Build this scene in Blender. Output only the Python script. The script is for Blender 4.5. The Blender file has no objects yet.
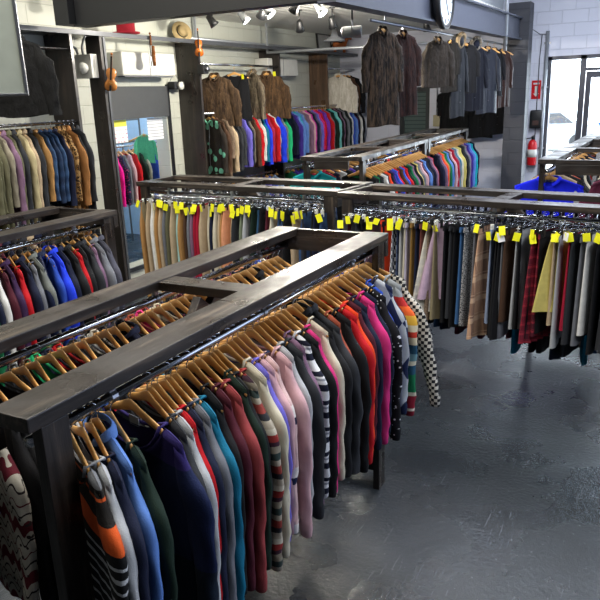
import bpy, bmesh, math, random
from mathutils import Vector, Matrix
from math import sin, cos, pi, radians as R
S = bpy.context.scene
C = S.collection
random.seed(7)

# ------------------------------------------------------------------ camera
H = 2.22
cam_d = bpy.data.cameras.new('camera'); cam = bpy.data.objects.new('camera', cam_d); C.objects.link(cam)
cam_d.lens = 41.1; cam_d.sensor_width = 36; cam_d.clip_start = .05; cam_d.clip_end = 200
right = Vector((0.88330991, 0.46745125, -0.03539685))
down = Vector((0.10352659, -0.26815432, -0.95779722))
fwd = Vector((-0.45721532, 0.84236726, -0.285257))
mw = Matrix.Identity(4)
for i in range(3):
    mw[i][0] = right[i]; mw[i][1] = -down[i]; mw[i][2] = -fwd[i]
mw[0][3] = 0; mw[1][3] = 0; mw[2][3] = H
cam.matrix_world = mw
S.camera = cam

# ------------------------------------------------------------------ light
S.view_settings.view_transform = 'Standard'; S.view_settings.look = 'None'
S.view_settings.gamma = 1; S.view_settings.exposure = 0.12
w = bpy.data.worlds.new('World'); S.world = w; w.use_nodes = True
bg = w.node_tree.nodes['Background']; bg.inputs[0].default_value = (.86, .93, 1, 1); bg.inputs[1].default_value = 13.0

def area(name, loc, rot, sx, sy, power, col):
    d = bpy.data.lights.new(name, 'AREA'); d.shape = 'RECTANGLE'; d.size = sx; d.size_y = sy
    d.energy = power; d.color = col
    o = bpy.data.objects.new(name, d); o.location = loc; o.rotation_euler = rot; C.objects.link(o)
    return o
# ceiling fluorescents over the sales floor and daylight from the shop windows on the right
area('ceiling_light_panel', (-1.9, 2.2, 4.4), (0, 0, 0), 1.0, 3.0, 190, (1, .95, .86))
area('ceiling_light_panel', (1.4, 3.2, 4.4), (0, 0, 0), 1.0, 4.0, 190, (.92, .95, 1))
area('ceiling_light_panel', (-1.0, 8.2, 4.4), (0, 0, 0), 1.2, 4.0, 290, (.84, .89, 1))
area('window_daylight', (5.9, 6.5, 2.2), (0, R(90), 0), 3.0, 9.0, 200, (.60, .72, 1))
area('ceiling_light_panel', (-4.6, 2.8, 4.3), (0, 0, 0), 1.0, 3.0, 115, (1, .94, .84))

# ------------------------------------------------------------------ materials
def hexc(c):
    if isinstance(c, tuple): return (c[0], c[1], c[2], 1)
    h = c.lstrip('#'); v = [int(h[i:i+2], 16)/255 for i in (0, 2, 4)]
    return tuple([(x/12.92 if x <= .04045 else ((x+.055)/1.055)**2.4) for x in v]) + (1,)

class NT:
    def __init__(s, name, rough=.8, metal=0):
        s.m = bpy.data.materials.new(name); s.m.use_nodes = True
        s.t = s.m.node_tree; s.b = s.t.nodes['Principled BSDF']
        s.b.inputs['Roughness'].default_value = rough; s.b.inputs['Metallic'].default_value = metal
        s.co = s.n('ShaderNodeTexCoord').outputs['Object']
    def n(s, t, **k):
        x = s.t.nodes.new(t)
        for a, b in k.items(): setattr(x, a, b)
        return x
    def l(s, a, b): s.t.links.new(a, b)
    def col(s, v): s.l(v, s.b.inputs['Base Color'])
    def mapv(s, scale, src=None, rot=(0, 0, 0)):
        m = s.n('ShaderNodeMapping'); m.inputs['Scale'].default_value = scale; m.inputs['Rotation'].default_value = rot
        s.l(src or s.co, m.inputs[0]); return m.outputs[0]
    def noise(s, scale, detail=3, src=None, rough=.5):
        x = s.n('ShaderNodeTexNoise'); x.inputs['Scale'].default_value = scale; x.inputs['Detail'].default_value = detail
        x.inputs['Roughness'].default_value = rough
        s.l(src or s.co, x.inputs['Vector']); return x.outputs[0]
    def ramp(s, v, stops, const=False):
        x = s.n('ShaderNodeValToRGB'); r = x.color_ramp
        if const: r.interpolation = 'CONSTANT'
        while len(r.elements) > 1: r.elements.remove(r.elements[-1])
        r.elements[0].position = stops[0][0]; r.elements[0].color = hexc(stops[0][1])
        for p, c in stops[1:]:
            e = r.elements.new(p); e.color = hexc(c)
        s.l(v, x.inputs[0]); return x.outputs[0]
    def math(s, op, a, b=None):
        x = s.n('ShaderNodeMath', operation=op)
        for i, v in enumerate((a, b)):
            if v is None: continue
            if isinstance(v, (int, float)): x.inputs[i].default_value = v
            else: s.l(v, x.inputs[i])
        return x.outputs[0]
    def mix(s, f, a, b, bt='MIX'):
        x = s.n('ShaderNodeMix', data_type='RGBA', blend_type=bt)
        if isinstance(f, (int, float)): x.inputs[0].default_value = f
        else: s.l(f, x.inputs[0])
        for i, v in ((6, a), (7, b)):
            if isinstance(v, (str, tuple)): x.inputs[i].default_value = hexc(v)
            else: s.l(v, x.inputs[i])
        return x.outputs[2]
    def bump(s, h, strength=.3, dist=.002):
        x = s.n('ShaderNodeBump'); x.inputs['Strength'].default_value = strength; x.inputs['Distance'].default_value = dist
        s.l(h, x.inputs['Height']); s.l(x.outputs[0], s.b.inputs['Normal'])
    def sep(s):
        x = s.n('ShaderNodeSeparateXYZ'); s.l(s.co, x.inputs[0]); return x.outputs

def plainmat(name, col, rough=.5, metal=0, var=0):
    t = NT(name, rough, metal)
    t.b.inputs['Base Color'].default_value = hexc(col)
    nz = t.noise(14, 3)
    c = hexc(col); k = 1-(var or .12)
    t.col(t.mix(nz, (c[0]*k, c[1]*k, c[2]*k), (min(1, c[0]*(2-k)), min(1, c[1]*(2-k)), min(1, c[2]*(2-k)))))
    return t.m

def fabric_finish(t, col, sc=260, st=.35):
    nz = t.noise(22, 4)
    sh = t.mix(t.math('MULTIPLY', nz, .35), col, (0.0, 0.0, 0.0))
    t.col(sh)
    t.bump(t.math('ADD', t.noise(sc, 2), t.math('MULTIPLY', t.noise(34, 3, t.mapv((1.6, 1.6, .5))), 1.6)), st, .004)
    t.b.inputs['Specular IOR Level'].default_value = .25

FAB = {}
def fab(col, pat='plain', extra=None):
    key = (col, pat, str(extra))
    if key in FAB: return FAB[key]
    t = NT('fabric_%s' % pat, .85)
    x, y, z = t.sep()
    c0 = hexc(col)
    base = t.ramp(z, [(0, c0), (1, c0)])
    if pat == 'plain': pass
    elif pat == 'stripes':      # extra = (period, [(pos, colour)...])
        per, st = extra
        f = t.math('FRACT', t.math('DIVIDE', t.math('ADD', z, 5.0), per))
        base = t.ramp(f, st, True)
    elif pat == 'bands':        # extra: list of (distance below the neck / 1.2, colour)
        f = t.math('DIVIDE', t.math('MULTIPLY', z, -1.0), 1.2)
        base = t.ramp(f, extra, True)
    elif pat == 'vstripes':
        per, c2 = extra
        f = t.math('FRACT', t.math('DIVIDE', t.math('ADD', x, 5.0), per))
        base = t.ramp(f, [(0, col), (.7, c2)], True)
    elif pat == 'plaid':
        per, c2, c3 = extra
        fx = t.math('FRACT', t.math('DIVIDE', t.math('ADD', x, 5.0), per))
        fz = t.math('FRACT', t.math('DIVIDE', t.math('ADD', z, 5.0), per))
        a = t.ramp(fx, [(0, (0, 0, 0)), (.55, (1, 1, 1)), (.8, (0, 0, 0)), (.9, (1, 1, 1)), (.94, (0, 0, 0))], True)
        b = t.ramp(fz, [(0, (0, 0, 0)), (.55, (1, 1, 1)), (.8, (0, 0, 0)), (.9, (1, 1, 1)), (.94, (0, 0, 0))], True)
        base = t.mix(t.math('MULTIPLY', a, .6), base, c2)
        base = t.mix(t.math('MULTIPLY', b, .6), base, c3)
    elif pat == 'check':
        per, c2 = extra
        k = t.n('ShaderNodeTexChecker'); k.inputs['Scale'].default_value = 1/per
        t.l(t.mapv((1, .001, 1)), k.inputs[0]); k.inputs[1].default_value = c0; k.inputs[2].default_value = hexc(c2)
        base = k.outputs[0]
    elif pat == 'diamond':
        per, c2 = extra
        k = t.n('ShaderNodeTexChecker'); k.inputs['Scale'].default_value = 1/per
        t.l(t.mapv((1, .001, .6), rot=(0, R(45), 0)), k.inputs[0]); k.inputs[1].default_value = c0; k.inputs[2].default_value = hexc(c2)
        base = k.outputs[0]
    elif pat == 'spots':        # voronoi spots
        sc, c2, th = extra
        v = t.n('ShaderNodeTexVoronoi'); v.inputs['Scale'].default_value = sc; t.l(t.mapv((1, .4, 1)), v.inputs['Vector'])
        base = t.ramp(v.outputs[0], [(0, c2), (th, col)], True)
    elif pat == 'leopard':
        v = t.n('ShaderNodeTexVoronoi'); v.inputs['Scale'].default_value = 34; t.l(t.co, v.inputs['Vector'])
        base = t.ramp(v.outputs[0], [(0, '#8a5c2c'), (.28, '#1c130c'), (.5, col)], True)
    elif pat == 'tweed':
        c2 = extra
        base = t.mix(t.ramp(t.noise(150, 2), [(.4, (0, 0, 0)), (.6, (1, 1, 1))]), col, c2)
    elif pat == 'denim':
        base = t.mix(t.ramp(t.noise(9, 3), [(.35, (0, 0, 0)), (.7, (1, 1, 1))]), col, extra)
    elif pat == 'fairisle':     # figured bands
        c2, c3 = extra
        f = t.math('FRACT', t.math('DIVIDE', t.math('ADD', z, 5.0), .17))
        wv = t.math('MULTIPLY', t.math('SINE', t.math('MULTIPLY', x, 130)), .08)
        f2 = t.math('ADD', f, wv)
        base = t.ramp(f2, [(0, col), (.13, '#2a2226'), (.17, col), (.32, c2), (.5, c3), (.56, col), (.7, '#2a2226'), (.74, col), (.9, c3), (.93, col)], True)
        v = t.n('ShaderNodeTexVoronoi'); v.inputs['Scale'].default_value = 30; t.l(t.mapv((1, .3, 1)), v.inputs['Vector'])
        base = t.mix(t.ramp(v.outputs[0], [(0, (1, 1, 1)), (.18, (0, 0, 0))], True), base, '#33292c')
    elif pat == 'fur':
        c2 = extra
        nz = t.noise(1, 5, t.mapv((38, 38, 6)), .7)
        base = t.mix(t.ramp(nz, [(.42, (0, 0, 0)), (.66, (1, 1, 1))]), col, c2)
        t.col(base); t.bump(t.noise(1, 4, t.mapv((120, 120, 25))), .9, .01)
        t.b.inputs['Specular IOR Level'].default_value = .3
        FAB[key] = t.m; return t.m
    elif pat == 'leather':
        t.b.inputs['Roughness'].default_value = .38
    fabric_finish(t, base)
    FAB[key] = t.m
    return t.m

def wood_mat(name, a, b, c, axis, rough=.36):
    t = NT(name, rough)
    sc = [26, 26, 26]; sc[axis] = 1.6
    v = t.mapv(tuple(sc))
    n1 = t.noise(1, 6, v, .65)
    sc2 = [90, 90, 90]; sc2[axis] = 3
    n2 = t.noise(1, 3, t.mapv(tuple(sc2)))
    base = t.ramp(n1, [(.3, a), (.55, b), (.75, c)])
    base = t.mix(t.math('MULTIPLY', n2, .5), base, a)
    t.col(base)
    t.l(t.ramp(t.noise(5, 4), [(.35, (.26, .26, .26)), (.7, (.62, .62, .62))]), t.b.inputs['Roughness'])
    t.bump(n1, .5, .004)
    return t.m
WD = [wood_mat('stained_beam_wood', '#0e0c0a', '#302925', '#786a5b', i) for i in range(3)]
WDIV = wood_mat('dark_divider_wood', '#120f0d', '#2b2420', '#473c33', 2, .5)
WBR = wood_mat('brown_divider_wood', '#38281c', '#5a4432', '#7a6148', 2, .5)
HANG = wood_mat('hanger_wood', '#b98848', '#cf9f5f', '#ddb67b', 0, .3)
HANG_B = wood_mat('hanger_wood_dark', '#a87638', '#bf8c4c', '#cfa266', 0, .3)
CHROME = plainmat('chrome', '#c9ccd2', .18, 1)
STEEL = plainmat('brushed_steel', '#9a9da2', .35, 1)
BLACKM = plainmat('black_plastic', '#17181a', .4)
WHITEP = plainmat('white_plastic', '#c9c9c2', .45)
GREYP = plainmat('grey_paint', '#5a5d62', .5)
YEL = plainmat('yellow_tag_card', '#e2e012', .6); 
WTAG = plainmat('white_tag_card', '#e8e8ea', .6)
PIPE = plainmat('conduit_metal', '#a2a6ab', .4, .6)
TRIMM = plainmat('trim_metal', '#4a4c50', .5, .4)
NECKIN = plainmat('dark_lining', '#1b1b1f', .9)

def block_wall(name, base, axis, dark=.86):
    t = NT(name, .55)
    x, y, z = t.sep()
    cmb = t.n('ShaderNodeCombineXYZ'); t.l(y if axis == 'y' else x, cmb.inputs[0]); t.l(z, cmb.inputs[1])
    br = t.n('ShaderNodeTexBrick'); br.inputs['Scale'].default_value = 1
    br.inputs['Brick Width'].default_value = .4; br.inputs['Row Height'].default_value = .2; br.inputs['Mortar Size'].default_value = .006
    br.inputs['Mortar Smooth'].default_value = .6
    c = hexc(base)
    br.inputs['Color1'].default_value = c; br.inputs['Color2'].default_value = (c[0]*.96, c[1]*.96, c[2]*.96, 1)
    br.inputs['Mortar'].default_value = (c[0]*dark, c[1]*dark, c[2]*dark, 1)
    t.l(cmb.outputs[0], br.inputs['Vector'])
    t.col(t.mix(t.math('MULTIPLY', t.noise(3, 4), .18), br.outputs[0], (c[0]*.6, c[1]*.6, c[2]*.6)))
    inv = t.math('SUBTRACT', 1.0, br.outputs['Fac'])
    t.bump(t.math('ADD', inv, t.math('MULTIPLY', t.noise(60, 3), .15)), .6, .008)
    return t.m
BLK_L = block_wall('painted_block_wall_left', '#b9bbaf', 'y')
BLK_F = block_wall('block_wall_far_daylight_tint', '#d6d9e6', 'x')  # white block like the left wall; blue of the daylight put into its colour

def floor_mat():
    t = NT('dark_painted_concrete', .3)
    n1 = t.noise(.9, 6, None, .6); n2 = t.noise(7, 6, None, .7)
    base = t.ramp(n1, [(.3, '#1c2025'), (.55, '#2a3036'), (.75, '#3d444c')])
    base = t.mix(t.math('MULTIPLY', n2, .55), base, '#171a1e')
    # scuffs and scratches
    sc = t.ramp(t.noise(1, 3, t.mapv((70, 5, 1), rot=(0, 0, R(35))), .7), [(.60, (0, 0, 0)), (.70, (1, 1, 1))])
    sc2 = t.ramp(t.noise(2.5, 3), [(.5, (0, 0, 0)), (.62, (1, 1, 1))])
    base = t.mix(t.math('MULTIPLY', t.math('MULTIPLY', sc, sc2), .45), base, '#8b929a')
    sp = t.ramp(t.noise(55, 2), [(.7, (0, 0, 0)), (.74, (1, 1, 1))])
    base = t.mix(t.math('MULTIPLY', sp, .35), base, '#a4aab0')
    t.col(base)
    t.l(t.ramp(t.noise(2.2, 5), [(.3, (.16, .16, .16)), (.7, (.42, .42, .42))]), t.b.inputs['Roughness'])
    t.bump(t.math('ADD', t.noise(40, 6, None, .65), t.math('MULTIPLY', t.noise(5, 3), .8)), .5, .010)
    t.b.inputs['Specular IOR Level'].default_value = .6
    return t.m
FLOOR = floor_mat()

# ------------------------------------------------------------------ mesh helpers
class MB:
    def __init__(s): s.v = []; s.f = []
    def add(s, vs, fs):
        o = len(s.v); s.v += [tuple(v) for v in vs]; s.f += [tuple(i+o for i in f) for f in fs]; return s
    def box(s, x0, y0, z0, x1, y1, z1, b=0.0):
        if b <= 0:
            vs = [(x0, y0, z0), (x1, y0, z0), (x1, y1, z0), (x0, y1, z0), (x0, y0, z1), (x1, y0, z1), (x1, y1, z1), (x0, y1, z1)]
            s.add(vs, [(0, 3, 2, 1), (4, 5, 6, 7), (0, 1, 5, 4), (1, 2, 6, 5), (2, 3, 7, 6), (3, 0, 4, 7)]); return s
        bm = bmesh.new(); bmesh.ops.create_cube(bm, size=1)
        for v in bm.verts: v.co = Vector(((x0+x1)/2+v.co.x*(x1-x0), (y0+y1)/2+v.co.y*(y1-y0), (z0+z1)/2+v.co.z*(z1-z0)))
        bmesh.ops.bevel(bm, geom=bm.edges[:], offset=b, segments=2, affect='EDGES', profile=.6)
        bm.verts.index_update()
        s.add([v.co[:] for v in bm.verts], [[v.index for v in f.verts] for f in bm.faces]); bm.free(); return s
    def obox(s, p, q, wd, ht, up=(0, 0, 1), b=.003):   # board from p to q, wd sideways, ht along 'up'
        p = Vector(p); q = Vector(q); d = q-p; L = d.length; d.normalize()
        up = Vector(up); sd = d.cross(up).normalized(); u = sd.cross(d)
        t = MB().box(0, -wd/2, -ht/2, L, wd/2, ht/2, b)
        s.add([p+d*v[0]+sd*v[1]+u*v[2] for v in t.v], t.f); return s
    def tube(s, pts, r, n=8, caps=True):
        pts = [Vector(p) for p in pts]; rings = []; m = len(pts)
        rr = r if isinstance(r, (list, tuple)) else [r]*m
        t0 = (pts[1]-pts[0]).normalized(); a = Vector((0, 0, 1)) if abs(t0.z) < .9 else Vector((1, 0, 0))
        u = t0.cross(a).normalized()
        vs = []
        for i, p in enumerate(pts):
            t = (pts[min(i+1, m-1)]-pts[max(i-1, 0)]).normalized()
            u = (u-t*u.dot(t)).normalized(); v = t.cross(u)
            for k in range(n):
                an = 2*pi*k/n; vs.append(p+(u*cos(an)+v*sin(an))*rr[i])
        fs = [(i*n+k, i*n+(k+1) % n, (i+1)*n+(k+1) % n, (i+1)*n+k) for i in range(m-1) for k in range(n)]
        if caps: fs += [tuple(range(n))[::-1], tuple((m-1)*n+k for k in range(n))]
        s.add(vs, fs); return s
    def lathe(s, prof, n=20, c=(0, 0, 0), axis='z'):
        vs = []
        for r, h in prof:
            for k in range(n):
                a = 2*pi*k/n
                x, y, z = r*cos(a), r*sin(a), h
                if axis == 'x': x, y, z = z, x, y
                if axis == 'y': x, y, z = x, z, y
                vs.append((c[0]+x, c[1]+y, c[2]+z))
        m = len(prof)
        fs = [(i*n+k, i*n+(k+1) % n, (i+1)*n+(k+1) % n, (i+1)*n+k) for i in range(m-1) for k in range(n)]
        fs += [tuple(range(n))[::-1], tuple((m-1)*n+k for k in range(n))]
        s.add(vs, fs); return s
    def mesh(s, name, mat, smooth=False, weld=False):
        me = bpy.data.meshes.new(name); me.from_pydata(s.v, [], s.f)
        bm = bmesh.new(); bm.from_mesh(me)
        if weld: bmesh.ops.remove_doubles(bm, verts=bm.verts, dist=.0004)
        bmesh.ops.recalc_face_normals(bm, faces=bm.faces[:])
        for f in bm.faces: f.smooth = smooth
        bm.to_mesh(me); bm.free()
        if mat: me.materials.append(mat)
        return me
    def obj(s, name, mat, parent=None, smooth=False, loc=None, weld=False):
        return link(name, s.mesh(name, mat, smooth, weld), parent, loc)

def link(name, me, parent=None, loc=None):
    o = bpy.data.objects.new(name, me); C.objects.link(o)
    if parent: o.parent = parent
    if loc: o.location = loc
    return o
def root(name, loc=(0, 0, 0), rz=0):
    o = bpy.data.objects.new(name, None); o.empty_display_size = .1; C.objects.link(o); o.location = loc; o.rotation_euler = (0, 0, rz); return o
def tag(o, label, cat, group=None):
    o['label'] = label; o['category'] = cat
    if group: o['group'] = group
    return o
def struct(name, mb, mat, smooth=False):
    o = mb.obj(name, mat, None, smooth); o['kind'] = 'structure'; return o

# ------------------------------------------------------------------ structure
LX = -5.78; FY = 12.6; CZ = 3.27; TOP = 4.6
struct('floor', MB().box(-9, -2.5, -.1, 6, FY+.2, 0), FLOOR)
# left wall with the pass-through opening (y 6.4-7.45, z .2-2.4)
lw = MB()
lw.box(LX-.2, -2.5, 0, LX, 6.22, TOP); lw.box(LX-.2, 7.24, 0, LX, FY, TOP)
lw.box(LX-.2, 6.22, 2.39, LX, 7.24, TOP); lw.box(LX-.2, 6.22, 0, LX, 7.24, .25)
struct('wall_left', lw, BLK_L)
fw = MB()
fw.box(-9, FY, 0, -4.58, FY+.2, TOP); fw.box(-4.58, FY, 2.30, -4.0, FY+.2, TOP); fw.box(-4.0, FY, 0, -1.98, FY+.2, TOP)
fw.box(-1.98, FY, 2.70, 3.0, FY+.2, TOP); fw.box(3.0, FY, 0, 6, FY+.2, TOP)
struct('wall_back', fw, BLK_F)
DKW = plainmat('dark_unseen_wall_paint', '#3c3e42', .7)  # unseen walls added to shut out sky light, dark to cut bounce
struct('wall_right', MB().box(6, -2.5, 0, 6.2, FY+.2, TOP), DKW)
struct('wall_front', MB().box(-9, -2.7, 0, 6.2, -2.5, TOP), DKW)
struct('ceiling', MB().box(LX-3, -2.5, TOP, 6, FY+.2, TOP+.15), plainmat('ceiling_paint', '#c9c9c6', .8))
# low mezzanine soffit: corrugated deck
def deck():
    t = NT('white_corrugated_deck', .5); x, y, z = t.sep()
    wv = t.math('SINE', t.math('MULTIPLY', y, 2*pi/.15))
    t.b.inputs['Base Color'].default_value = hexc('#d6d6cf'); t.bump(wv, .8, .02)
    return t.m
struct('trim_1', MB().box(LX, 5.3, CZ, -2.5, FY, CZ+.1), deck())
DG = plainmat('charcoal_steel_paint', '#18191c', .45)
DG2 = plainmat('slate_beam_paint', '#454955', .45)
DGL = plainmat('grey_fascia_paint', '#9ea3a8', .5)
# beam across the front of the mezzanine (I-section) and beam running to the far column
def ibeam(p, q, h, wd):
    m = MB(); p = Vector(p); q = Vector(q)
    m.obox(p+Vector((0, 0, .01)), q+Vector((0, 0, .01)), wd, .02, b=0); m.obox(p+Vector((0, 0, h-.01)), q+Vector((0, 0, h-.01)), wd, .02, b=0)
    m.obox(p+Vector((0, 0, h/2)), q+Vector((0, 0, h/2)), wd*.5, h-.04, b=0)
    return m
struct('trim_2', ibeam((-5.11, 5.22, 2.92), (-2.40, 5.22, 2.92), .36, .16), DG)
struct('trim_3', ibeam((-2.46, 5.14, 2.90), (-2.36, 11.84, 2.95), .33, .16), DG2)
struct('trim_4', MB().box(-2.75, 5.4, 3.29, -2.6, 11.9, 4.2), DGL)
struct('trim_5', MB().box(-2.50, 11.85, 0, -2.17, 12.15, 3.5, .004), block_wall('slate_block_column', '#33353c', 'x', .8))
struct('trim_12', MB().box(-5.30, 5.10, 2.945, -5.12, 5.34, 4.55), DG)
struct('trim_6', MB().box(-5.11, 5.25, 3.31, -2.76, 5.35, 4.2), DGL)
struct('baseboard_left', MB().box(LX, -2.4, 0, LX+.015, 6.2, .1), DG)
# storefront beside the column: frame, glass, door
WF = plainmat('dark_aluminium_frame', '#54555c', .35, .5)
sf = MB()
sf.box(-1.98, FY+.02, 0, -1.92, FY+.14, 2.70); sf.box(-1.98, FY+.02, 2.64, 3.0, FY+.14, 2.70)
sf.box(-1.47, FY+.02, 0, -1.38, FY+.14, 2.70); sf.box(-1.98, FY+.02, 0, 3.0, FY+.14, .08); sf.box(-.35, FY+.02, 0, -.27, FY+.14, 2.70)
sf.box(1.3, FY+.02, 0, 1.38, FY+.14, 2.70); sf.box(2.94, FY+.02, 0, 3.0, FY+.14, 2.70)
o = sf.obj('window_1', WF); o['kind'] = 'structure'
def glass(name='clear_glass'):
    m = bpy.data.materials.new(name); m.use_nodes = True; t = m.node_tree; t.nodes.clear()
    out = t.nodes.new('ShaderNodeOutputMaterial'); mx = t.nodes.new('ShaderNodeMixShader'); mx.inputs[0].default_value = .08
    a = t.nodes.new('ShaderNodeBsdfTransparent'); a.inputs[0].default_value = (.95, .98, 1, 1); b = t.nodes.new('ShaderNodeBsdfGlossy'); b.inputs['Roughness'].default_value = .02
    t.links.new(a.outputs[0], mx.inputs[1]); t.links.new(b.outputs[0], mx.inputs[2]); t.links.new(mx.outputs[0], out.inputs[0]); return m
GL = glass()
MB().box(-1.92, FY+.07, .08, -1.47, FY+.08, 2.64).box(-.27, FY+.07, .08, 1.3, FY+.08, 2.64).box(1.38, FY+.07, .08, 2.94, FY+.08, 2.64).box(-1.38, FY+.07, 2.5, -.35, FY+.08, 2.64).obj('window_pane', GL, o)
d1 = MB(); d1.box(-1.37, FY+.04, .02, -1.29, FY+.1, 2.44); d1.box(-.44, FY+.04, .02, -.36, FY+.1, 2.44); d1.box(-1.29, FY+.04, 2.34, -.44, FY+.1, 2.44); d1.box(-1.29, FY+.04, .02, -.44, FY+.1, .2)
o = d1.obj('door_1', WF); o['kind'] = 'structure'
MB().box(-1.29, FY+.065, .2, -.44, FY+.075, 2.34).obj('door_pane', GL, o)
MB().tube([(-1.31, FY, 1.0), (-1.31, FY-.05, 1.02), (-1.31, FY-.05, 1.3), (-1.31, FY, 1.32)], .012).obj('door_handle', STEEL, o, True)
struct('trim_7', MB().box(-1.38, FY+.02, 2.45, -.35, FY+.14, 2.5), WF)
# exit door on the back wall behind the hanging coats
o = MB().box(-4.58, FY+.03, 0, -4.50, FY+.13, 2.30).box(-4.08, FY+.03, 0, -4.0, FY+.13, 2.30).box(-4.50, FY+.03, 2.22, -4.08, FY+.13, 2.30).box(-4.5, FY+.05, 0, -4.08, FY+.11, .9).obj('door_2', plainmat('dark_green_door_paint', '#23292b', .4)); o['kind'] = 'structure'
def louvre():
    t = NT('louvred_glass', .25); x, y, z = t.sep()
    f = t.math('FRACT', t.math('MULTIPLY', z, 14)); t.col(t.ramp(f, [(0, '#53635f'), (.75, '#3d4a48')], True)); return t.m
MB().box(-4.50, FY+.07, .9, -4.08, FY+.08, 2.22).obj('door_pane', louvre(), o)
# outside: parking lot
def asph(n, c):
    return plainmat(n, c, .9)
o = MB().box(-14, FY+.2, -.15, 14, 45, -.02).obj('ground', asph('concrete_forecourt', '#bdbcb8')); o['kind'] = 'structure'
# room behind the pass-through
br = MB(); br.box(-8.6, 5.6, 0, -8.5, 9.2, 3.2); br.box(-8.5, 5.6, 0, LX-.2, 5.7, 3.2); br.box(-8.5, 9.1, 0, LX-.2, 9.2, 3.2)
struct('wall_storeroom', br, plainmat('pale_blue_wall_paint', '#a9c4dd', .7))
area('storeroom_ceiling_light', (-7.3, 7.4, 3.1), (0, 0, 0), 1.2, 1.6, 26, (.9, .95, 1))

# ------------------------------------------------------------------ garments
def sstep(a, b, x):
    t = max(0, min(1, (x-a)/(b-a))); return t*t*(3-2*t)

def hanger_z(x): return -.006-.070*(abs(x)/.22)**1.25

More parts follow.
